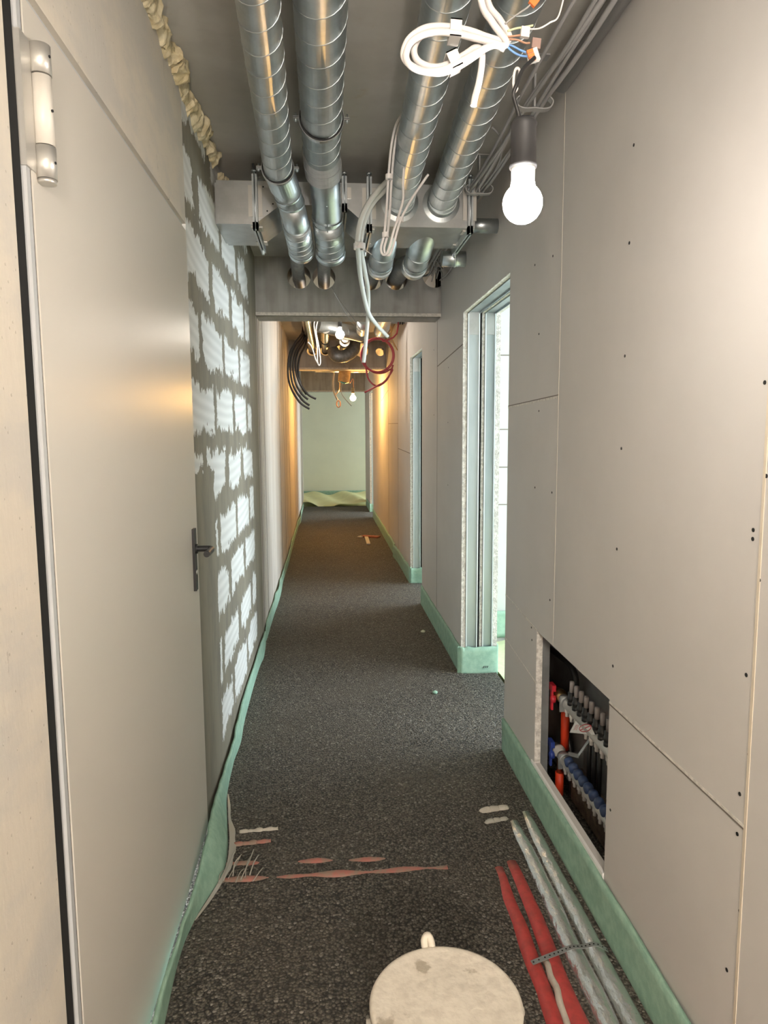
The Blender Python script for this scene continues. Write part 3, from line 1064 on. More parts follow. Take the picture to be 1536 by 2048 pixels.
for x in (.343, .527):
    MB().lathe([(rC - .002, 0), (rC + .022, 0), (rC + .022, .006), (rC + .004, .012), (rC + .003, .05), (rC - .002, .05)], (x, RY0, 2.496), (0, -1, 0), 40, False).build('collar', M['zinc'], tR)
MB().cyl((.68, 3.36, 2.45), (XR, 3.36, 2.45), .033, 28).build('side_spigot', M['zinc'], tR)
MB().box((XL, RY0 + .02, RZ0 + .004), (-.44, RY1 - .02, RZ1 - .004)).build('wall_stub', M['zinc_flat'], tR)
for x, z in ((-.185, 2.51), (-.20, 2.508), (-.21, 2.48), (-.235, 2.45), (-.225, 2.555), (-.25, 2.55)):
    MB().cyl((x, RY0 - .001, z), (x, RY0 + .002, z), .0035, 8).build('rivet', M['screw'], tR)
tag(MB().cyl((.60, 3.62, 2.36), (.72, 3.62, 2.36), .038, 28).tube([(.66, 3.62, 2.36), (.67, 3.62, 2.36)], .041, 28).build('end_cap', M['zinc'], tR), None)
for x in (-.30, .655):
    MB().cyl((x, RY0 + .1, RZ1), (x, RY0 + .1, CZ), .005, 8).build('hanger_rod', M['zinc'], tR)

# short ducts behind the rectangular duct, into the beam
for i, (x, hx, lab) in enumerate(((.300, .332, 'short spiral duct dropping behind the rectangular duct, beside the two pale conduits'),
                                  (.482, .509, 'short spiral duct dropping behind the rectangular duct, next to the right wall'))):
    t = thing('spiral_duct', lab, 'duct', (x, 3.8, 2.25))
    r = .062
    a, b, c = V((x + .008, 3.35, 2.46)), V((x + .003, 3.62, 2.392)), V((x - .001, 3.74, 2.355))
    m = MB().tube([a, b, c], r, 36)
    for p in (b, c - V((0, .03, -.006))):
        ring(m, p - V((0, .004, -.001)), p + V((0, .004, -.001)), r, r + .003)
    m.build('pipe', M['zinc'], t)
    e = V((x, 3.83, 2.365))
    m = MB().tube(spline([c, c + V((0, .05, .0)), e], 5), r + .003, 36)
    m.build('elbow', M['zinc'], t)
    MB().tube(spline([e - V((0, .06, .01)), (x + .012, 4.3, 2.48), (hx, 4.85, 2.54), (hx, 5.25, 2.55)], 6), .055, 30).build('insert_pipe', M['dark_steel'], t)

# ------------------------------------------------------------------ conduits and cables in front of the first beam
one(MB().tube(spline([at(800, 340, 3.1), at(762, 375, 3.08), at(738, 405, 3.08), at(722, 440, 3.1), at(715, 480, 3.15), at(716, 500, 3.2), at(722, 560, 3.6), at(735, 620, 4.0), at(752, 648, 4.2), at(775, 673, 4.3)], 8), .0115, 14),
    'conduit', M['pale_conduit'], 'pale flexible conduit curving down, lower end kicking out to the right', 'conduit')
one(MB().tube(spline([at(806, 346, 3.14), at(772, 378, 3.12), at(744, 408, 3.12), at(728, 445, 3.14), at(721, 490, 3.2), at(729, 540, 3.6), at(736, 580, 4.0), at(736, 630, 4.15), at(731, 690, 4.2), at(727, 725, 4.2)], 8), .0115, 14),
    'conduit', M['pale_conduit'], 'pale flexible conduit with lower end hanging straight down inside the red coil', 'conduit')
p = at(719, 493, 3.17)
m = MB(); ring(m, p + V((0, 0, -.012)), p + V((0, 0, .012)), .016, .026); m.bar(p + V((.02, 0, -.01)), p + V((.055, 0, -.035)), .006, .002)
one(m, 'cable_tie', M['white_cable'], 'white cable tie bundling the two pale conduits', 'cable tie', p)
# pair of thin white cables looping down
t = thing('cable_loop', 'thin white twin cable looping down in front of the right duct pair', 'cable', at(770, 510, 2.55))
for k, off in enumerate((0, .012)):
    pts = [at(806, 226, 2.66), at(792, 250, 2.62), at(783, 290, 2.60), at(777, 350, 2.58), at(773, 420, 2.57), at(768, 470, 2.56), at(762, 495, 2.56), at(765, 508, 2.56), at(773, 508, 2.55), at(780, 490, 2.55), at(788, 460, 2.54), at(796, 436, 2.54)]
    pts += ([at(806, 400, 2.54), at(806, 370, 2.54), at(808, 335, 2.54)] if k == 0 else [at(812, 405, 2.54), at(828, 380, 2.54), at(850, 348, 2.54)])
    MB().tube(spline([q + V((off, .004 * k, 0)) for q in pts], 6), .0045, 10).build('cable', M['white_cable'], t)
for px, py in ((775, 354), (768, 470), (797, 440)):
    p = at(px, py, 2.555)
    ring(MB(), p + V((.005, -.002, -.008)), p + V((.005, -.002, .008)), .004, .0125, 14).build('cable_tie', M['white_cable'], t)
one(MB().tube(spline([at(668, 585, 4.3), at(700, 640, 4.6), at(722, 665, 4.9), at(712, 645, 4.92), at(680, 600, 4.94), at(664, 575, 4.96)], 6), .002, 6), 'wire', M['grey_cable'], 'thin grey wire slanting across the first concrete beam', 'wire')

# ------------------------------------------------------------------ cable hangers and ceiling cables on the right
cab = [(.640, 2.560, .006), (.662, 2.548, .006), (.682, 2.556, .0075), (.702, 2.545, .006), (.718, 2.562, .0075)]
for i, (x, z, r) in enumerate(cab):
    pts = [(x + .012 * math.sin(i * 2.1 + y * 2.7), y, z - .022 * abs(math.sin((y - 2.33) * PI / .95)) * (.4 + .25 * (i % 3))) for y in [q * .19 - .5 for q in range(30)]]
    pts[-1] = (x, 5.05, 2.58)
    one(MB().tube(spline(pts, 3), r, 9), 'ceiling_cable', M['grey_cable'] if i % 2 else M['conduit'], 'grey cable running along the right ceiling edge through the plastic hangers', 'cable', group='grey cables in the ceiling hangers')
one(MB().tube([(.782, -.6, 2.612), (.782, 2.36, 2.612)], .026, 24), 'conduit_pipe', M['conduit'], 'thick grey conduit pipe tucked along the right ceiling corner', 'conduit')
def hanger(y, label):
    x, z = .683, 2.525
    t = thing('cable_hanger', label, 'cable hanger', (x, y, z), 'plastic cable hangers')
    MB().box((x - .045, y - .02, CZ - .004), (x + .045, y + .02, CZ)).build('base_plate', M['grey_cable'], t)
    MB().box((x - .003, y - .012, z), (x + .003, y + .012, CZ)).build('stem', M['grey_cable'], t)
    for s_ in (-1, 1):
        pts = spline([(x, y, z - .004), (x + s_ * .03, y, z - .006), (x + s_ * .052, y, z), (x + s_ * .060, y, z + .018), (x + s_ * .05, y, z + .03)], 5)
        m = MB()
        for a_, b_ in zip(pts[:-1], pts[1:]):
            m.bar(a_, b_, .026, .0035, up=(0, 0, 1) if abs((b_ - a_).z) < abs((b_ - a_).x) else (1, 0, 0))
        m.build('arm', M['grey_cable'], t)
    return t
hgr = hanger(2.33, 'plastic cable hanger on the ceiling right behind the near bulb wire')
dup(hgr, (.683, 3.14, 2.525), 'plastic cable hanger beside the far end of the right duct, at the rectangular duct')
# loose grey cables by the right end of the beam
for i, pts in enumerate(([(985, 255, 2.7), (1003, 280, 2.75), (1000, 320, 2.85), (985, 350, 2.95), (965, 375, 3.1)],
                         [(905, 500, 3.9), (900, 540, 4.3), (880, 560, 4.8), (884, 556, 5.1)],
                         [(925, 470, 3.9), (912, 520, 4.2), (897, 545, 4.6), (882, 566, 5.1)])):
    one(MB().tube(spline([at(*q) for q in pts], 6), .004, 8), 'loose_cable', M['grey_cable'],
        ('loose grey cable arching beside the near ceiling hanger', 'loose grey cable dropping into the right end of the beam', 'slack grey cable sagging along the right wall into the beam')[i], 'cable')
t = thing('wire_bunch', 'tangle of grey cable ends in front of the right corner of the first beam', 'cable', at(870, 540, 4.6))
for i in range(7):
    a = at(862 + i * 4, 505 + (i * 7) % 20, 4.4)
    b = at(868 + (i * 5) % 20, 535 + (i * 3) % 14, 4.7)
    MB().tube(spline([a, (a + b) / 2 + V((.03 * (i % 3 - 1), 0, -.02)), b, b + V((.02 * (i % 2), .1, -.03))], 5), .004, 7).build('cable_end', M['grey_cable'], t)

# ------------------------------------------------------------------ expanding foam on the left ceiling edge
def lumpy(path, r, name, label, seed):
    pts = spline(path, 26)
    m = MB()
    n = len(pts)
    rs = []
    for i, p in enumerate(pts):
        e = min(1, i / 6, (n - 1 - i) / 6)
        rs.append(r * max(.15, e) * (1 + .35 * noise.noise(V((i * .16, seed, 0))) + .25 * noise.noise(V((i * .45, seed, 5)))))
    m.tube(pts, rs, 26)
    for i, q in enumerate(m.v):
        d1 = noise.noise_vector(q * 22 + V((seed, 0, 0)))
        d2 = noise.noise_vector(q * 55 + V((seed, 4, 0)))
        m.v[i] = q + d1 * r * .55 + d2 * r * .30
    return one(m, name, M['pu'], label, 'foam', path[0])
fz = 2.655
lumpy([at(268, -60, fz, 2), at(292, 12, fz, 2), at(312, 55, fz, 2), at(330, 105, fz, 2), at(343, 130, fz, 2), at(358, 180, fz - .015, 2), at(372, 225, fz - .03, 2), at(392, 250, fz - .01, 2), at(408, 285, fz, 2), at(424, 318, fz, 2)],
      .036, 'expanding_foam', 'long lumpy bead of cream expanding foam along the left ceiling edge', 1.7)
lumpy([at(434, 352, 2.63, 2), at(441, 362, 2.62, 2), at(448, 372, 2.61, 2)], .028, 'expanding_foam', 'small blob of cream foam above the left end of the rectangular duct', 4.2)

# ------------------------------------------------------------------ green edge insulation strips
def strip(path, h, th, label, lean=None, wave=0.0, mat=None, name='edge_strip', hv=0.0, film=False, top=None):
    """upright foam ribbon: path = floor line (x, y), lean = horizontal offset of the top edge (list, per point)"""
    pts = spline([V((p[0], p[1], 0)) for p in path], 10)
    n = len(pts)
    ln = [0.0] * n
    if lean:
        le = spline([V((q, 0, 0)) for q in lean], 10)
        ln = [q.x for q in le]
    hs = [h] * n
    if top:
        hs = [q.x for q in spline([V((q, 0, 0)) for q in top], 10)]
    m = MB()
    vs, fs = [], []
    R = 7
    for i, p in enumerate(pts):
        t = (pts[min(i + 1, n - 1)] - pts[max(i - 1, 0)]).normalized()
        nrm = V((t.y, -t.x, 0))
        for side in (0, 1):
            for j in range(R):
                f = j / (R - 1)
                zz = -.02 + (hs[i] + .02 + hv * noise.noise(V((i * .35, 9, 0)))) * f
                off = nrm * (ln[i] * f ** 1.5 + wave * noise.noise(V((i * .22, f * 1.5, 2.0))) * f)
                vs.append(p + off + nrm * (th * side) + V((0, 0, zz)))
    for i in range(n - 1):
        a, b = i * 2 * R, (i + 1) * 2 * R
        for j in range(R - 1):
            fs.append((a + j, b + j, b + j + 1, a + j + 1))
            fs.append((a + R + j, a + R + j + 1, b + R + j + 1, b + R + j))
        fs.append((a + R - 1, b + R - 1, b + 2 * R - 1, a + 2 * R - 1))
        fs.append((a, a + R, b + R, b))
    for a in (0, (n - 1) * 2 * R):
        for j in range(R - 1):
            fs.append((a + j, a + j + 1, a + R + j + 1, a + R + j))
    m.add(vs, fs, True)
    t = thing(name, label, 'edge insulation', tuple(pts[0]))
    m.build('foam_band', mat or M['foam'], t)
    return t


# left wall: n points along +x when going +y => nrm = (+1,0): thickness toward the corridor
LP = [(-.425, .3), (-.43, 1.0), (-.435, 1.5), (-.45, 1.85), (-.436, 2.04), (-.378, 2.26), (-.38, 2.42), (-.408, 2.60), (-.438, 2.80), (-.448, 3.1), (-.44, 3.3), (-.452, 3.6), (-.452, 4.3), (-.44, 4.6), (-.452, 4.9)]
tl = strip(LP, .11, .010, 'green foam edge strip along the left wall, bulging out at the door foot', lean=[-.01, -.01, 0, .010, .0, -.058, -.06, -.038, -.012, 0, -.012, 0, .0, -.012, 0], wave=.006,
           top=[.10, .10, .09, .085, .08, .09, .10, .10, .09, .085, .10, .11, .10, .10, .09])
# pale torn film lip on the bulge
fp = spline([V((p[0], p[1], 0)) for p in LP[4:9]], 6)
def film_fn(u, v):
    p = fp[min(len(fp) - 1, int(round(u * (len(fp) - 1))))]
    w_ = .004 + .016 * math.sin(u * PI) * (1 + noise.noise(V((u * 7, 3, 0))))
    return V((p.x + .011 + w_ * v, p.y, .004 + .012 * (1 - v) * math.sin(u * PI)))
m = MB().grid(film_fn, 24, 3)
m.build('torn_film', M['film'], tl)
strip([(-.452, 4.95), (-.45, 5.6), (-.44, 6.3), (-.45, 7.0), (-.445, 8.0), (-.45, 9.2), (-.45, 11.0), (-.43, 11.6), (-.45, 12.6), (-.45, 13.9)], .10, .009, 'green foam edge strip along the far left wall, beyond the first beam', wave=.012, mat=M['foam'], hv=.02)
# right wall pieces: going -y => nrm = (-1,0)
strip([(XR, 3.10), (XR - .001, 2.4), (XR - .002, 1.9), (XR - .001, 1.4), (XR, .2)], .155, .012, 'green foam edge strip below the manifold opening on the right wall', wave=.004, lean=[0, .004, .004, .006, .004])
# pilaster between door holes: wraps the jamb
strip([(XB + .013, 4.30), (XB + .013, 4.18), (XB - .02, 4.147), (XR + .04, 4.146), (XR - .008, 4.158), (XR - .0135, 4.22), (XR - .0125, 4.8), (XR - .0135, 5.4), (XR - .0135, 5.92)], .165, .011,
      'green foam edge strip wrapped round the jamb of the nearest door hole', wave=.002, hv=.006)
strip([(XB + .013, 6.85), (XB - .02, 6.747), (XR + .04, 6.746), (XR - .008, 6.758), (XR - .0135, 6.9), (XR - .0135, 7.8), (XR - .03, 8.2), (XR - .0135, 8.4), (XR - .0135, 10.0), (XR - .0135, 11.4), (XR - .0135, 12.08)], .15, .011,
      'green foam edge strip along the right wall past the second door hole', wave=.006, hv=.02)
strip([(XB + .013, 13.02), (XB - .02, 12.925), (XR + .02, 12.925), (XR - .0135, 12.98), (XR - .0135, 13.95)], .15, .011, 'green foam edge strip round the foot of the farthest jamb', wave=.004)
strip([(XB + .02, 4.94), (2.0, 4.94), (3.4, 4.94)], .18, .010, 'green foam edge strip inside the bright room behind the nearest door hole')
strip([(-.5, 15.985), (.2, 15.985), (1.2, 15.985)], .145, .012, 'green foam edge strip along the foot of the pale end wall')
wrap = [o for o in bpy.data.objects if o.get('label', '').startswith('green foam edge strip wrapped round the jamb')][0]
for k in range(3):
    MB().bar((XR + .135 + .012 * k, 4.1375, .034), (XR + .142 + .012 * k, 4.1375, .046), .004, .002, up=(0, 1, 0)).build('ink_mark', M['dark_ink'], wrap)
# ------------------------------------------------------------------ yellow sheets at the corridor end
m = MB().grid(lambda u, v: V((-.50 + 1.42 * u, 14.07 + 1.83 * v, .02 + .09 * v * 1.0 + .045 * math.sin(u * 8 + 1.5) * (1 - .5 * v) + .03 * math.sin(u * 15 + v * 5))), 60, 24)
one(m, 'insulation_sheet', M['yellow'], 'wavy pale yellow insulation sheet lying in front of the end wall', 'sheet', (.2, 14.9, 0))
m = MB().grid(lambda u, v: V((-.05 + .85 * u, 13.93 + .12 * v, .010 + .022 * math.sin(u * PI) * (1 - v * .6))), 24, 6)
one(m, 'insulation_sheet', simple('gold_sheet', (.62, .52, .12), .5), 'darker yellow sheet peeking from under the wavy pale one', 'sheet', (.3, 13.97, 0))
m = MB().grid(lambda u, v: V((XB + .02 + .9 * u, 3.3 + 1.6 * v, -.03 + .02 * math.sin(u * 9 + v * 4))), 20, 16)
one(m, 'insulation_sheet', M['foam_pale'], 'pale yellow-green sheet on the floor inside the bright room', 'sheet', (1.5, 4, -.03))

# ------------------------------------------------------------------ manifold niche
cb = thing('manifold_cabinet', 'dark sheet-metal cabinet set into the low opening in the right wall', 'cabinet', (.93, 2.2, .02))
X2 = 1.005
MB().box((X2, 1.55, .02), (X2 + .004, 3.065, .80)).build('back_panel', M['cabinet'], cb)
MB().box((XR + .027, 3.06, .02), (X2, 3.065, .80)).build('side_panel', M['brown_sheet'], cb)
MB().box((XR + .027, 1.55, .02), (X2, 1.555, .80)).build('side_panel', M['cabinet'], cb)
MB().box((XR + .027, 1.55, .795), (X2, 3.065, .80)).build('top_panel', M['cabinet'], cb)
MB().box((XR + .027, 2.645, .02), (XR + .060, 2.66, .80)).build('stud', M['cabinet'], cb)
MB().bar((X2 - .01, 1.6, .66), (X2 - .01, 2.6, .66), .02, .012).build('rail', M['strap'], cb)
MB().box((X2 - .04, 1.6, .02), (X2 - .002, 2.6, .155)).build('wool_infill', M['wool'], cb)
one(MB().box((XR - .005, 1.915, .130), (XR + .004, 2.66, .166)), 'sill_trim', M['card'], 'white strip along the bottom edge of the manifold opening', 'trim', (XR, 2.3, .15))
# gypsum edges of the opening
m = MB(); m.box((XR + .0005, HY1 - .003, HZ0), (XR + .0245, HY1 + .002, HZ1)); m.build('board_edge', M['gypsum'], wr)

XM = .925
ZU, ZL_ = .440, .205
def manifold(z, label, caps_red):
    t = thing('manifold_bar', label, 'heating manifold', (XM, 2.2, z - .022))
    MB().cyl((XM, 1.65, z), (XM, 2.60, z), .0215, 24).build('bar', M['manifold'], t)
    m = MB().lathe([(0, 0), (.020, 0), (.020, .03), (.026, .034), (.026, .05), (.018, .054), (.018, .085), (.0, .088)], (XM, 2.60, z), (0, 1, 0), 20)
    m.build('end_fitting', M['brass'] if caps_red else M['manifold'], t)
    m = MB(); 
    m.box((XM - .030, 2.555, z - .034), (XM + .07, 2.563, z + .030)); ring(m, (XM, 2.548, z), (XM, 2.57, z), .021, .027)
    m.build('bracket', M['strap'], t)
    v_ = MB()
    v_.lathe([(0, 0), (.016, .002), (.017, .016), (.010, .02), (0, .021)], (XM - .022, 2.635, z - .012), (-1, 0, 0), 18)
    v_.bar((XM - .036, 2.635, z - .055), (XM - .036, 2.635, z + .045), .016, .008, up=(1, 0, 0))
    v_.box((XM - .042, 2.615, z + .025), (XM - .026, 2.66, z + .05))
    v_.build('valve_handle', M['red_valve'] if caps_red else M['blue_valve'], t)
    for k in range(17):
        y = 2.52 - .05 * k
        if y < 1.7: break
        n_ = MB().lathe([(0, -.034), (.007, -.034), (.007, -.02), (.010, -.018), (.010, 0)], (XM - .006, y + .02, z - .012), (0, 0, 1), 10)
        n_.build('outlet', M['clear'], t)
    return t
mu = manifold(ZU, 'upper pale manifold bar with black flow meters and red valve', True)
ml = manifold(ZL_, 'lower pale manifold bar with a row of blue caps and blue valve', False)
for k in range(10):
    y = 2.50 - .05 * k
    c = (XM - .004, y, ZU + .016)
    fm = MB().lathe([(0, 0), (.016, 0), (.016, .010), (.0145, .012), (.0145, .018), (.0165, .02), (.0165, .03), (.014, .033), (.014, .05), (0, .052)], c, seg=20).build('flow_meter', M['black'], mu)
    MB().lathe([(0, .05), (.0095, .05), (.0095, .088), (.008, .093), (0, .094)], c, seg=16).build('sight_glass', M['meter'], fm)
    c = (XM - .006, y - .006, ZL_ + .014)
    cp = MB().lathe([(0, 0), (.018, 0), (.0185, .008), (.0175, .022), (.013, .029), (0, .031)], c, (-.35, 0, 1), 22).build('cap', M['blue_cap'], ml)
# red sleeved pipe rising between both bars
rp = thing('riser_pipe', 'red sleeved riser pipe behind the red and blue valves in the wall cabinet', 'pipe', (.955, 2.66, .03))
MB().cyl((.955, 2.66, .20), (.955, 2.66, .385), .017, 20).build('sleeve', M['red_sleeve'], rp)
MB().cyl((.955, 2.66, .385), (.955, 2.66, .425), .0115, 16).build('copper_tube', M['copper'], rp)
rp = thing('riser_pipe', 'copper riser pipe with short red sleeve below the blue valve', 'pipe', (.930, 2.64, .02))
MB().cyl((.930, 2.64, .02), (.930, 2.64, .115), .017, 20).build('sleeve', M['red_sleeve'], rp)
MB().cyl((.930, 2.64, .115), (.930, 2.64, .19), .012, 16).build('copper_tube', M['copper'], rp)
one(MB().tube(spline([at(1150, 1395, .97, 0), at(1152, 1360, .97, 0), at(1142, 1332, .965, 0), at(1120, 1312, .955, 0), at(1098, 1298, .95, 0), at(1085, 1300, .95, 0), at(1082, 1320, .955, 0), at(1092, 1348, .965, 0), at(1108, 1378, .97, 0), at(1118, 1400, .975, 0), (.98, 2.66, .2), (.98, 2.62, .02)], 8), .0125, 14),
    'looped_hose', M['hose'], 'black hose looped in the top corner of the wall cabinet', 'hose')
for i in range(3):
    one(MB().tube([(.985, 2.47 - .05 * i, .02), (.985, 2.47 - .05 * i, .42)], .009, 12), 'riser_hose', M['hose'], 'black hose rising behind the manifold bars in the wall cabinet', 'hose', group='black hoses behind the manifold bars')
m = MB(); m.bar((XM - .01, 2.50, .262), (XM - .01, 2.40, .300), .014, .003, up=(1, 0, 0)); m.bar((XM - .01, 2.40, .30), (XM + .03, 2.40, .36), .014, .003)
one(m, 'mounting_bracket', M['strap'], 'bent metal bracket between the two manifold bars', 'bracket', (XM, 2.45, .27))
# tag with a red prohibition ring
tg = thing('warning_tag', 'white card with a red crossed-out circle lying against the flow meters', 'tag', at(1142, 1466, .905, 0))
q = [at(1151, 1442, .905, 0), at(1139, 1465, .905, 0), at(1190, 1470, .905, 0), at(1182, 1452, .905, 0)]
ux, uy = (q[2] - q[1]), (q[0] - q[1])
nm = ux.cross(uy).normalized()
if nm.x > 0: nm = -nm
MB().prism([p + nm * -.0008 for p in q], nm * .0008).build('card', M['card'], tg)
cc = q[1] + ux * .52 + uy * .48
m = MB()
ring_pts = [cc + ux * (.21 * math.cos(a)) + uy * (.30 * math.sin(a)) + nm * .0004 for a in [2 * PI * k / 28 for k in range(28)]]
m.tube(ring_pts, .0016, 5, closed=True)
m.bar(cc - ux * .14 - uy * .2 + nm * .0004, cc + ux * .14 + uy * .2 + nm * .0004, .003, .001, up=nm)
m.build('prohibition_sign', M['ink'], tg)
for k in range(3):
    m = MB()
    a = q[1] + ux * (.12 + .05 * k) + uy * (.25)
    m.bar(a + nm * .0003, a + uy * .45 + nm * .0003, .0012, .0005, up=nm)
    m.build('lettering', M['ink'], tg)

# ------------------------------------------------------------------ pipes in the floor
def floor_pipe(x0, x1, y0, y1, r, z, mat, name, label, cat='pipe', group=None, n=30, wob=.003, zend=None):
    pts, rs = [], []
    for i in range(n + 1):
        f = i / n
        zz = z + (zend - z) * f ** 2 if zend is not None else z
        pts.append((x0 + (x1 - x0) * f + wob * noise.noise(V((x0 * 7, f * 9, 0))), y0 + (y1 - y0) * f, zz + wob * .6 * noise.noise(V((x0 * 9, f * 7, 5)))))
        rs.append(r * (1 + .05 * noise.noise(V((f * 14, x0, 1)))))
    return one(MB().tube(pts, rs, 22), name, mat, label, cat, (x0, y0, 0), group)
floor_pipe(.676, .706, .6, 2.50, .030, .006, M['foil'], 'foil_wrapped_pipe', 'silver foil-wrapped floor pipe next to the red pipes', wob=.006, zend=-.028)
floor_pipe(.744, .766, .6, 2.56, .029, .006, M['foil'], 'foil_wrapped_pipe', 'silver foil-wrapped floor pipe nearest the green right-hand strip', wob=.006, zend=-.028)
floor_pipe(.538, .575, .6, 2.22, .026, -.002, M['red_pipe'], 'red_floor_pipe', 'thin red pipe half buried in the dark fill, beside the white bucket', zend=-.022, wob=.008)
floor_pipe(.606, .628, .6, 2.25, .029, -.001, M['red_pipe'], 'red_floor_pipe', 'red pipe half buried beside the silver foil pipe', zend=-.024, wob=.006)
floor_pipe(.572, .600, 1.2, 1.78, .010, .004, M['pale_pipe'], 'pale_floor_pipe', 'thin pale pipe between the two red floor pipes', wob=.012)
floor_pipe(-.37, .40, 2.235, 2.235, .022, -.0145, M['pink_pipe'], 'dusty_floor_pipe', 'dusty red pipe crossing the floor, the longer one nearer the bucket', wob=.016)
floor_pipe(-.36, .26, 2.325, 2.30, .019, -.0135, M['pink_pipe'], 'dusty_floor_pipe', 'dusty red pipe crossing the floor, the shorter one behind', wob=.018)
floor_pipe(-.35, -.22, 2.44, 2.45, .014, -.006, M['pink_pipe'], 'dusty_floor_pipe', 'short stub of dusty red pipe near the left green strip', wob=.010)
floor_pipe(-.34, -.20, 2.52, 2.53, .012, -.005, M['pale_pipe'], 'dusty_floor_pipe', 'short pale stub of pipe farthest up along the left strip', wob=.012)
floor_pipe(.60, .70, 2.58, 2.60, .016, -.006, M['pale_pipe'], 'dusty_floor_pipe', 'pale dusty pipe end beyond the silver foil pipes', wob=.010)
floor_pipe(.60, .68, 2.50, 2.52, .010, -.003, M['film'], 'torn_tape', 'torn pale tape at the far end of the silver pipes', 'tape', wob=.012)
t = thing('tape_scrap', 'torn translucent film strips over the red pipes by the left strip', 'film', (-.33, 2.25, .0))
for i in range(9):
    a = V((-.375 + .014 * i, 2.205 + .012 * ((i * 5) % 4), .010)); b = a + V((.012 + .008 * (i % 3), .07 + .03 * ((i * 7) % 4), .002 + .004 * (i % 2)))
    MB().tube(spline([a, (a + b) / 2 + V((.006 * (i % 3 - 1), 0, .010)), b], 5), .0015 + .0007 * (i % 2), 6).build('film_strip', M['film'], t)
# perforated strap over the pipes
m = MB()
pts = spline([(.552, 1.755, .022), (.60, 1.765, .030), (.640, 1.775, .034), (.676, 1.782, .040), (.712, 1.786, .036), (.748, 1.788, .039), (.782, 1.785, .020)], 6)
for a_, b_ in zip(pts[:-1], pts[1:]):
    m.bar(a_, b_ + (b_ - a_) * .1, .016, .0016)
st = thing('perforated_strap', 'perforated metal strap laid over the red and silver floor pipes', 'strap', (.552, 1.755, .0))
m.build('band', M['strap'], st)
for i in range(1, 36, 2):
    p = pts[i]
    MB().cyl(p + V((0, 0, .0002)), p + V((0, 0, .0013)), .0026, 8).build('punched_hole', M['shade_black'], st)

# ------------------------------------------------------------------ bucket
bx, by, bz, br = .236, 1.335, .300, .159
bt = thing('bucket', 'white bucket with dusty round lid standing on the dark floor', 'bucket', (bx, by, 0))
MB().lathe([(0, 0), (br * .82, 0), (br * .84, .01), (br * .95, bz - .03), (br * .98, bz - .03), (br * .98, bz - .012), (0, bz - .012)], (bx, by, 0), seg=56).build('body', M['bucket'], bt)
MB().lathe([(br * .97, -.022), (br + .002, -.022), (br + .003, -.004), (br, .001), (br - .006, .003), (br - .012, .001), (br * .5, .002), (0, .003)], (bx, by, bz), seg=64).build('lid', M['lid'], bt)
m = MB().tube(spline([(bx - .018, by + br - .004, bz - .015), (bx - .022, by + br + .012, bz + .006), (bx - .014, by + br + .018, bz + .016), (bx - .006, by + br + .012, bz + .006), (bx - .004, by + br - .004, bz - .015)], 6), .0085, 14)
m.build('lid_tab', M['lid'], bt)
for s_ in (-1, 1):
    MB().lathe([(0, 0), (.016, 0), (.016, .006), (.008, .008), (.008, .016), (0, .017)], (bx + s_ * br * .96, by, bz - .035), (s_, 0, 0), 16).build('handle_lug', M['bucket'], bt)
pts = [(bx + br * 1.04 * math.cos(a), by - .10 * math.sin(a), bz - .035 - .22 * math.sin(a)) for a in [PI * k / 16 for k in range(17)]]
pts = [(p[0], by - math.sqrt(max(0, (br * 1.02) ** 2 - (p[0] - bx) ** 2)) * .9 if abs(p[0] - bx) < br else by, p[2]) for p in pts]
MB().tube(pts, .0025, 8).build('wire_handle', M['strap'], bt)

# small debris in the corridor
t = thing('debris', 'orange and pale broken offcut lying on the floor near the far right wall', 'debris', at(740, 1072, .005, 2))
MB().bar(at(725, 1072, .012, 2), at(758, 1074, .012, 2), .10, .02).build('offcut', M['debris'], t)
MB().bar(at(732, 1072, .010, 2), at(737, 1088, .010, 2), .05, .015).build('splinter', M['pale_pipe'], t)
MB().bar(at(718, 1074, .010, 2), at(728, 1072, .010, 2), .06, .015).build('splinter', M['pale_pipe'], t)
one(MB().lathe([(0, -.01), (.016, -.004), (.018, .004), (.008, .01), (0, .011)], at(846, 1263, .006, 2), seg=9), 'foam_crumb', M['straw'], 'tiny pale green crumb on the dark floor by the right strip', 'debris', at(846, 1263, 0, 2))
one(MB().lathe([(0, -.01), (.014, -.004), (.016, .004), (.007, .01), (0, .011)], at(870, 1385, .004, 2), seg=9), 'foam_crumb', M['foam'], 'tiny green crumb on the floor in front of the nearest jamb', 'debris', at(870, 1385, 0, 2))

# ================================================================== second bay (beyond the first beam)
# flexible ducts into the second beam
def flex(path, r, label):
    pts = spline(path, 30)
    L = len(pts)
    rs = [r * (1 + (.05 if i % 3 == 0 else -.03)) for i in range(L)]
    t = thing('flexible_duct', label, 'duct', (pts[0].x, pts[0].y, pts[0].z - r))
    MB().tube(pts, rs, 24).build('hose', M['flex'], t)
    p = pts[len(pts) // 3]; d_ = (pts[len(pts) // 3 + 1] - p).normalized()
    ring(MB(), p - d_ * .012, p + d_ * .012, r, r * 1.12).build('clamp_ring', M['rubber'], t)
    return t
flex([(-.17, 5.3, 2.60), (-.17, 6.0, 2.60), (-.165, 7.4, 2.585), (-.155, 8.6, 2.56), (-.15, 9.5, 2.555)], .047, 'ribbed flexible duct, left one, in the bay behind the first beam')
flex([(.02, 7.5, 2.56), (.02, 8.3, 2.54), (.02, 8.9, 2.55), (.02, 9.5, 2.555)], .047, 'ribbed flexible duct, right one, beside the small bright bulb')
t = thing('spiral_duct', 'bluish spiral duct slanting crosswise above the small bright bulb', 'duct', (.15, 7.6, 2.5))
duct_piece((-.06, 7.5, 2.60), (.42, 7.75, 2.53), .075, .14).build('pipe', M['zinc'], t)
t = thing('spiral_duct', 'dark curved duct elbow behind the small bright bulb', 'duct', (.25, 8.6, 2.4))
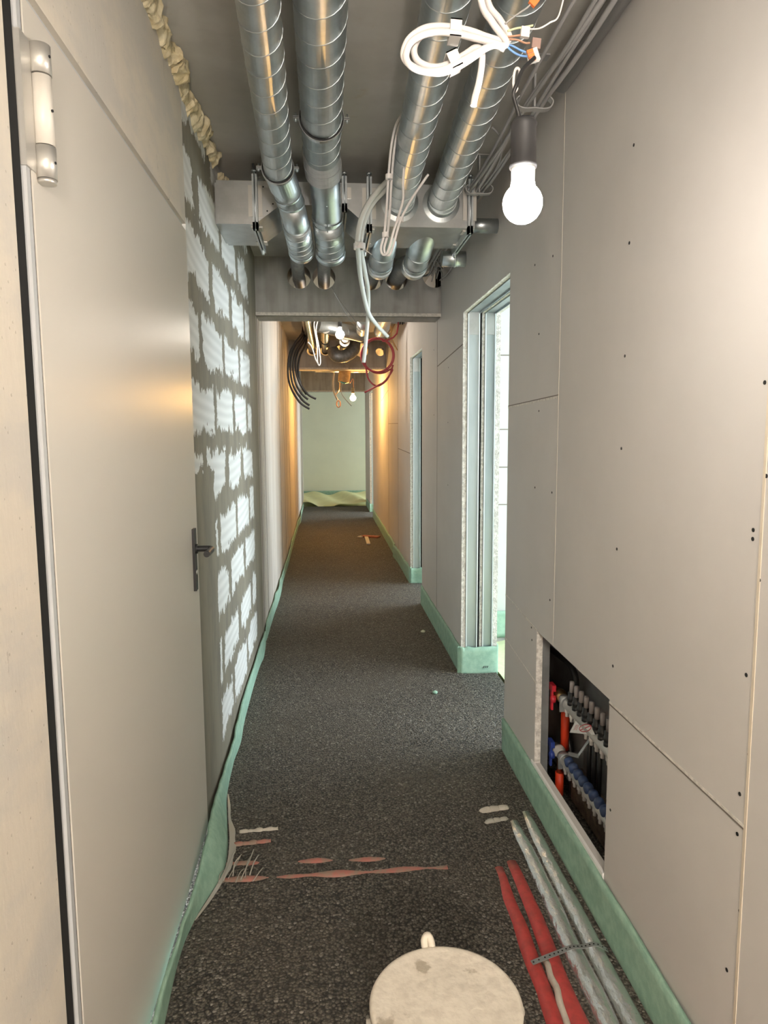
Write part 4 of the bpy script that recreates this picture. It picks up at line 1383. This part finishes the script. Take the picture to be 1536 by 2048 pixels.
MB().tube(spline([(.115, 8.78, 2.47), (.15, 8.72, 2.41), (.25, 8.74, 2.41), (.36, 8.78, 2.48), (.38, 8.85, 2.60)], 8), .075, 30).build('elbow', M['dark_steel'], t)
m = MB(); ring(m, (.24, 8.2, 2.52), (.24, 8.22, 2.52), .035, .06); m.cyl((.24, 8.0, 2.52), (.24, 9.5, 2.56), .04, 24); m.build('collar', M['flex'], t)
t = thing('spiral_duct', 'short shiny duct stub above the red coil', 'duct', (.63, 7.2, 2.45))
MB().tube(spline([(.60, 6.6, 2.60), (.60, 7.0, 2.58), (.60, 7.25, 2.545), (.60, 7.45, 2.535)], 6), .07, 32).build('pipe', M['zinc'], t)
ring(MB(), (.60, 7.43, 2.535), (.60, 7.46, 2.535), .068, .075).build('rim', M['flex'], t)
t = thing('spiral_duct', 'bright duct piece hanging behind the pale conduits, right of the bulb', 'duct', (.40, 7.4, 2.5))
MB().tube([(.385, 6.9, 2.58), (.40, 7.4, 2.53)], .062, 28).build('pipe', M['zinc'], t)
t = thing('conduit_pipe', 'grey pipe poking out of the right wall just under the first beam', 'pipe', (.7, 7.0, 2.58))
MB().cyl((.63, 7.2, 2.595), (XR, 7.2, 2.595), .025, 18).build('pipe', M['conduit'], t)
for x in (.765, .79):
    ring(MB(), (x, 7.2, 2.595), (x + .012, 7.2, 2.595), .024, .034).build('rubber_ring', M['rubber'], t)
# black hoses
hp_ = [[(600, 672), (582, 700), (576, 735), (580, 770), (598, 803), (619, 818)], [(603, 676), (586, 702), (581, 735), (586, 770), (603, 798), (619, 811)],
       [(606, 680), (591, 704), (586, 735), (591, 765), (602, 786), (616, 799)], [(608, 684), (595, 706), (591, 735), (599, 765), (615, 788), (632, 798)], [(611, 690), (600, 712), (596, 738), (600, 762), (606, 778), (613, 789)]]
for i, L in enumerate(hp_):
    dd = [7.9, 7.6, 7.5, 7.45, 7.45, 7.45]
    q = [at(x_, y_, d_ + .03 * i) for (x_, y_), d_ in zip(L, dd)]
    q = [V((q[0].x + .03, 8.2, CZ)), V((q[0].x + .02, 8.1, 2.60))] + q
    one(MB().tube(spline(q, 8), .0115, 12), 'hanging_hose', M['hose'], 'black hose hanging in a curved bundle by the left wall', 'hose', group='black hoses hanging by the left wall')
# red coil
rc = thing('coiled_hose', 'dark red pipe coil hanging in front of the second beam', 'pipe coil', at(756, 746, 7.0))
c = at(755, 712, 7.0)
pts = []
for i in range(87):
    a = 2 * PI * i / 32 + PI * .35
    rr = .158 + .010 * math.sin(i * .23)
    pts.append(c + V((rr * math.cos(a) + .012 * math.sin(i * .09), .012 * math.sin(a * .5) + .0004 * i, rr * 1.03 * math.sin(a))))
pts += [at(785, 740, 7.02), at(770, 762, 7.0), at(752, 773, 7.0), at(729, 785, 7.0)]
MB().tube(spline([V((c.x + .21, 7.03, CZ)), c + V((.195, .02, .22))] + pts, 3), .0085, 10).build('pipe', M['red_hose'], rc)
MB().tube(spline([at(727, 690, 7.02), at(732, 735, 7.02), at(738, 760, 7.02), at(755, 772, 7.02), at(775, 758, 7.02), at(786, 730, 7.02)], 6), .0085, 10).build('pipe', M['red_hose'], rc)
# white cable loop in the second bay
t = thing('cable_loop', 'thin white cable loop hanging between the two flexible ducts', 'cable', at(638, 730, 7.2))
MB().tube(spline([at(634, 634, 7.3), at(628, 650, 7.25), at(634, 690, 7.2), at(635, 722, 7.2), at(638, 731, 7.2), at(641, 722, 7.2), at(637, 690, 7.2), at(632, 660, 7.25), at(638, 632, 7.3)], 6), .006, 9).build('cable', M['white_cable'], t)
MB().tube(spline([at(616, 684, 7.2), at(624, 695, 7.2), at(631, 718, 7.2), at(637, 729, 7.2)], 6), .006, 9).build('cable', M['white_cable'], t)
# yellowish cables at the right
t = thing('wire_bunch', 'bunch of yellowish cables in the right ceiling corner above the red coil', 'cable', at(775, 670, 7.6))
for i in range(6):
    a = at(796 - i * 3, 640 + i, 7.4); b = at(774 + i * 2, 668 + i * 2, 7.8)
    MB().tube(spline([a, (a + b) / 2 + V((0, 0, -.02 * (i % 2))), b, b + V((-.03 + .02 * i, .1, -.05 - .03 * (i % 3)))], 5), .006, 7).build('cable_end', M['brass'] if i % 2 else M['grey_cable'], t)
one(MB().tube(spline([at(680, 704, 9.2), at(688, 725, 9.2), at(700, 738, 9.2), at(692, 726, 9.22), at(675, 705, 9.3)], 6), .006, 7), 'wire', M['grey_cable'], 'thin pale wire end hanging across the second beam below the bulb', 'wire')

# core plug with wires below the second beam
pg = thing('core_plug', 'brownish round core plug with blue wires hanging below the second beam', 'junction box', at(687, 763, 9.75))
p = at(687, 765, 9.75); q_ = at(690, 739, 9.75)
MB().lathe([(0, 0), (.068, 0), (.078, .01), (.082, .08), (.082, .19), (0, .19)], p, (q_ - p), 28).build('plug', M['plug'], pg)
MB().tube(spline([p + V((-.06, -.03, .02)), p + V((-.02, -.06, .0)), p + V((.02, -.05, -.01)), p + V((.06, -.02, .015))], 6), .012, 8).build('wire', M['teal'], pg)
MB().cyl(q_, V((q_.x, q_.y, CZ)), .03, 16).build('stem', M['plug'], pg)
for pts, mt, r in (([(668, 745), (666, 765), (668, 785), (675, 800)], 'grey_cable', .011), ([(680, 762), (678, 780), (670, 790)], 'brass', .006), ([(684, 765), (682, 782), (688, 795), (703, 812)], 'grey_cable', .005),
                   ([(697, 760), (700, 766), (706, 758), (707, 775)], 'brown_wire', .005)):
    MB().tube(spline([at(a_, b_, 9.75) for a_, b_ in pts], 6), r, 8).build('cable_end', M[mt], pg)
lp = [at(677, 808, 9.75) + V((.026 * math.cos(a), 0, .045 * math.sin(a))) for a in [2 * PI * k / 20 for k in range(20)]]
MB().tube(lp, .007, 7, closed=True).build('cable_end', M['copper'], pg)
# thin grey conduit tubes under the third bay ceiling
for x0, x1, y, z, lab in ((-.12, .30, 9.95, 2.33, 'thin grey conduit crossing left of the core plug'), (.30, .62, 9.95, 2.325, 'thin grey conduit crossing right of the core plug')):
    one(MB().tube([(x0, y, z), (x1, y, z)], .018, 12).tube([(x0 + .04, y, z), (x0 + .04, y, CZ)], .008, 8), 'conduit', M['zinc'], lab, 'conduit', (x0, y, z))
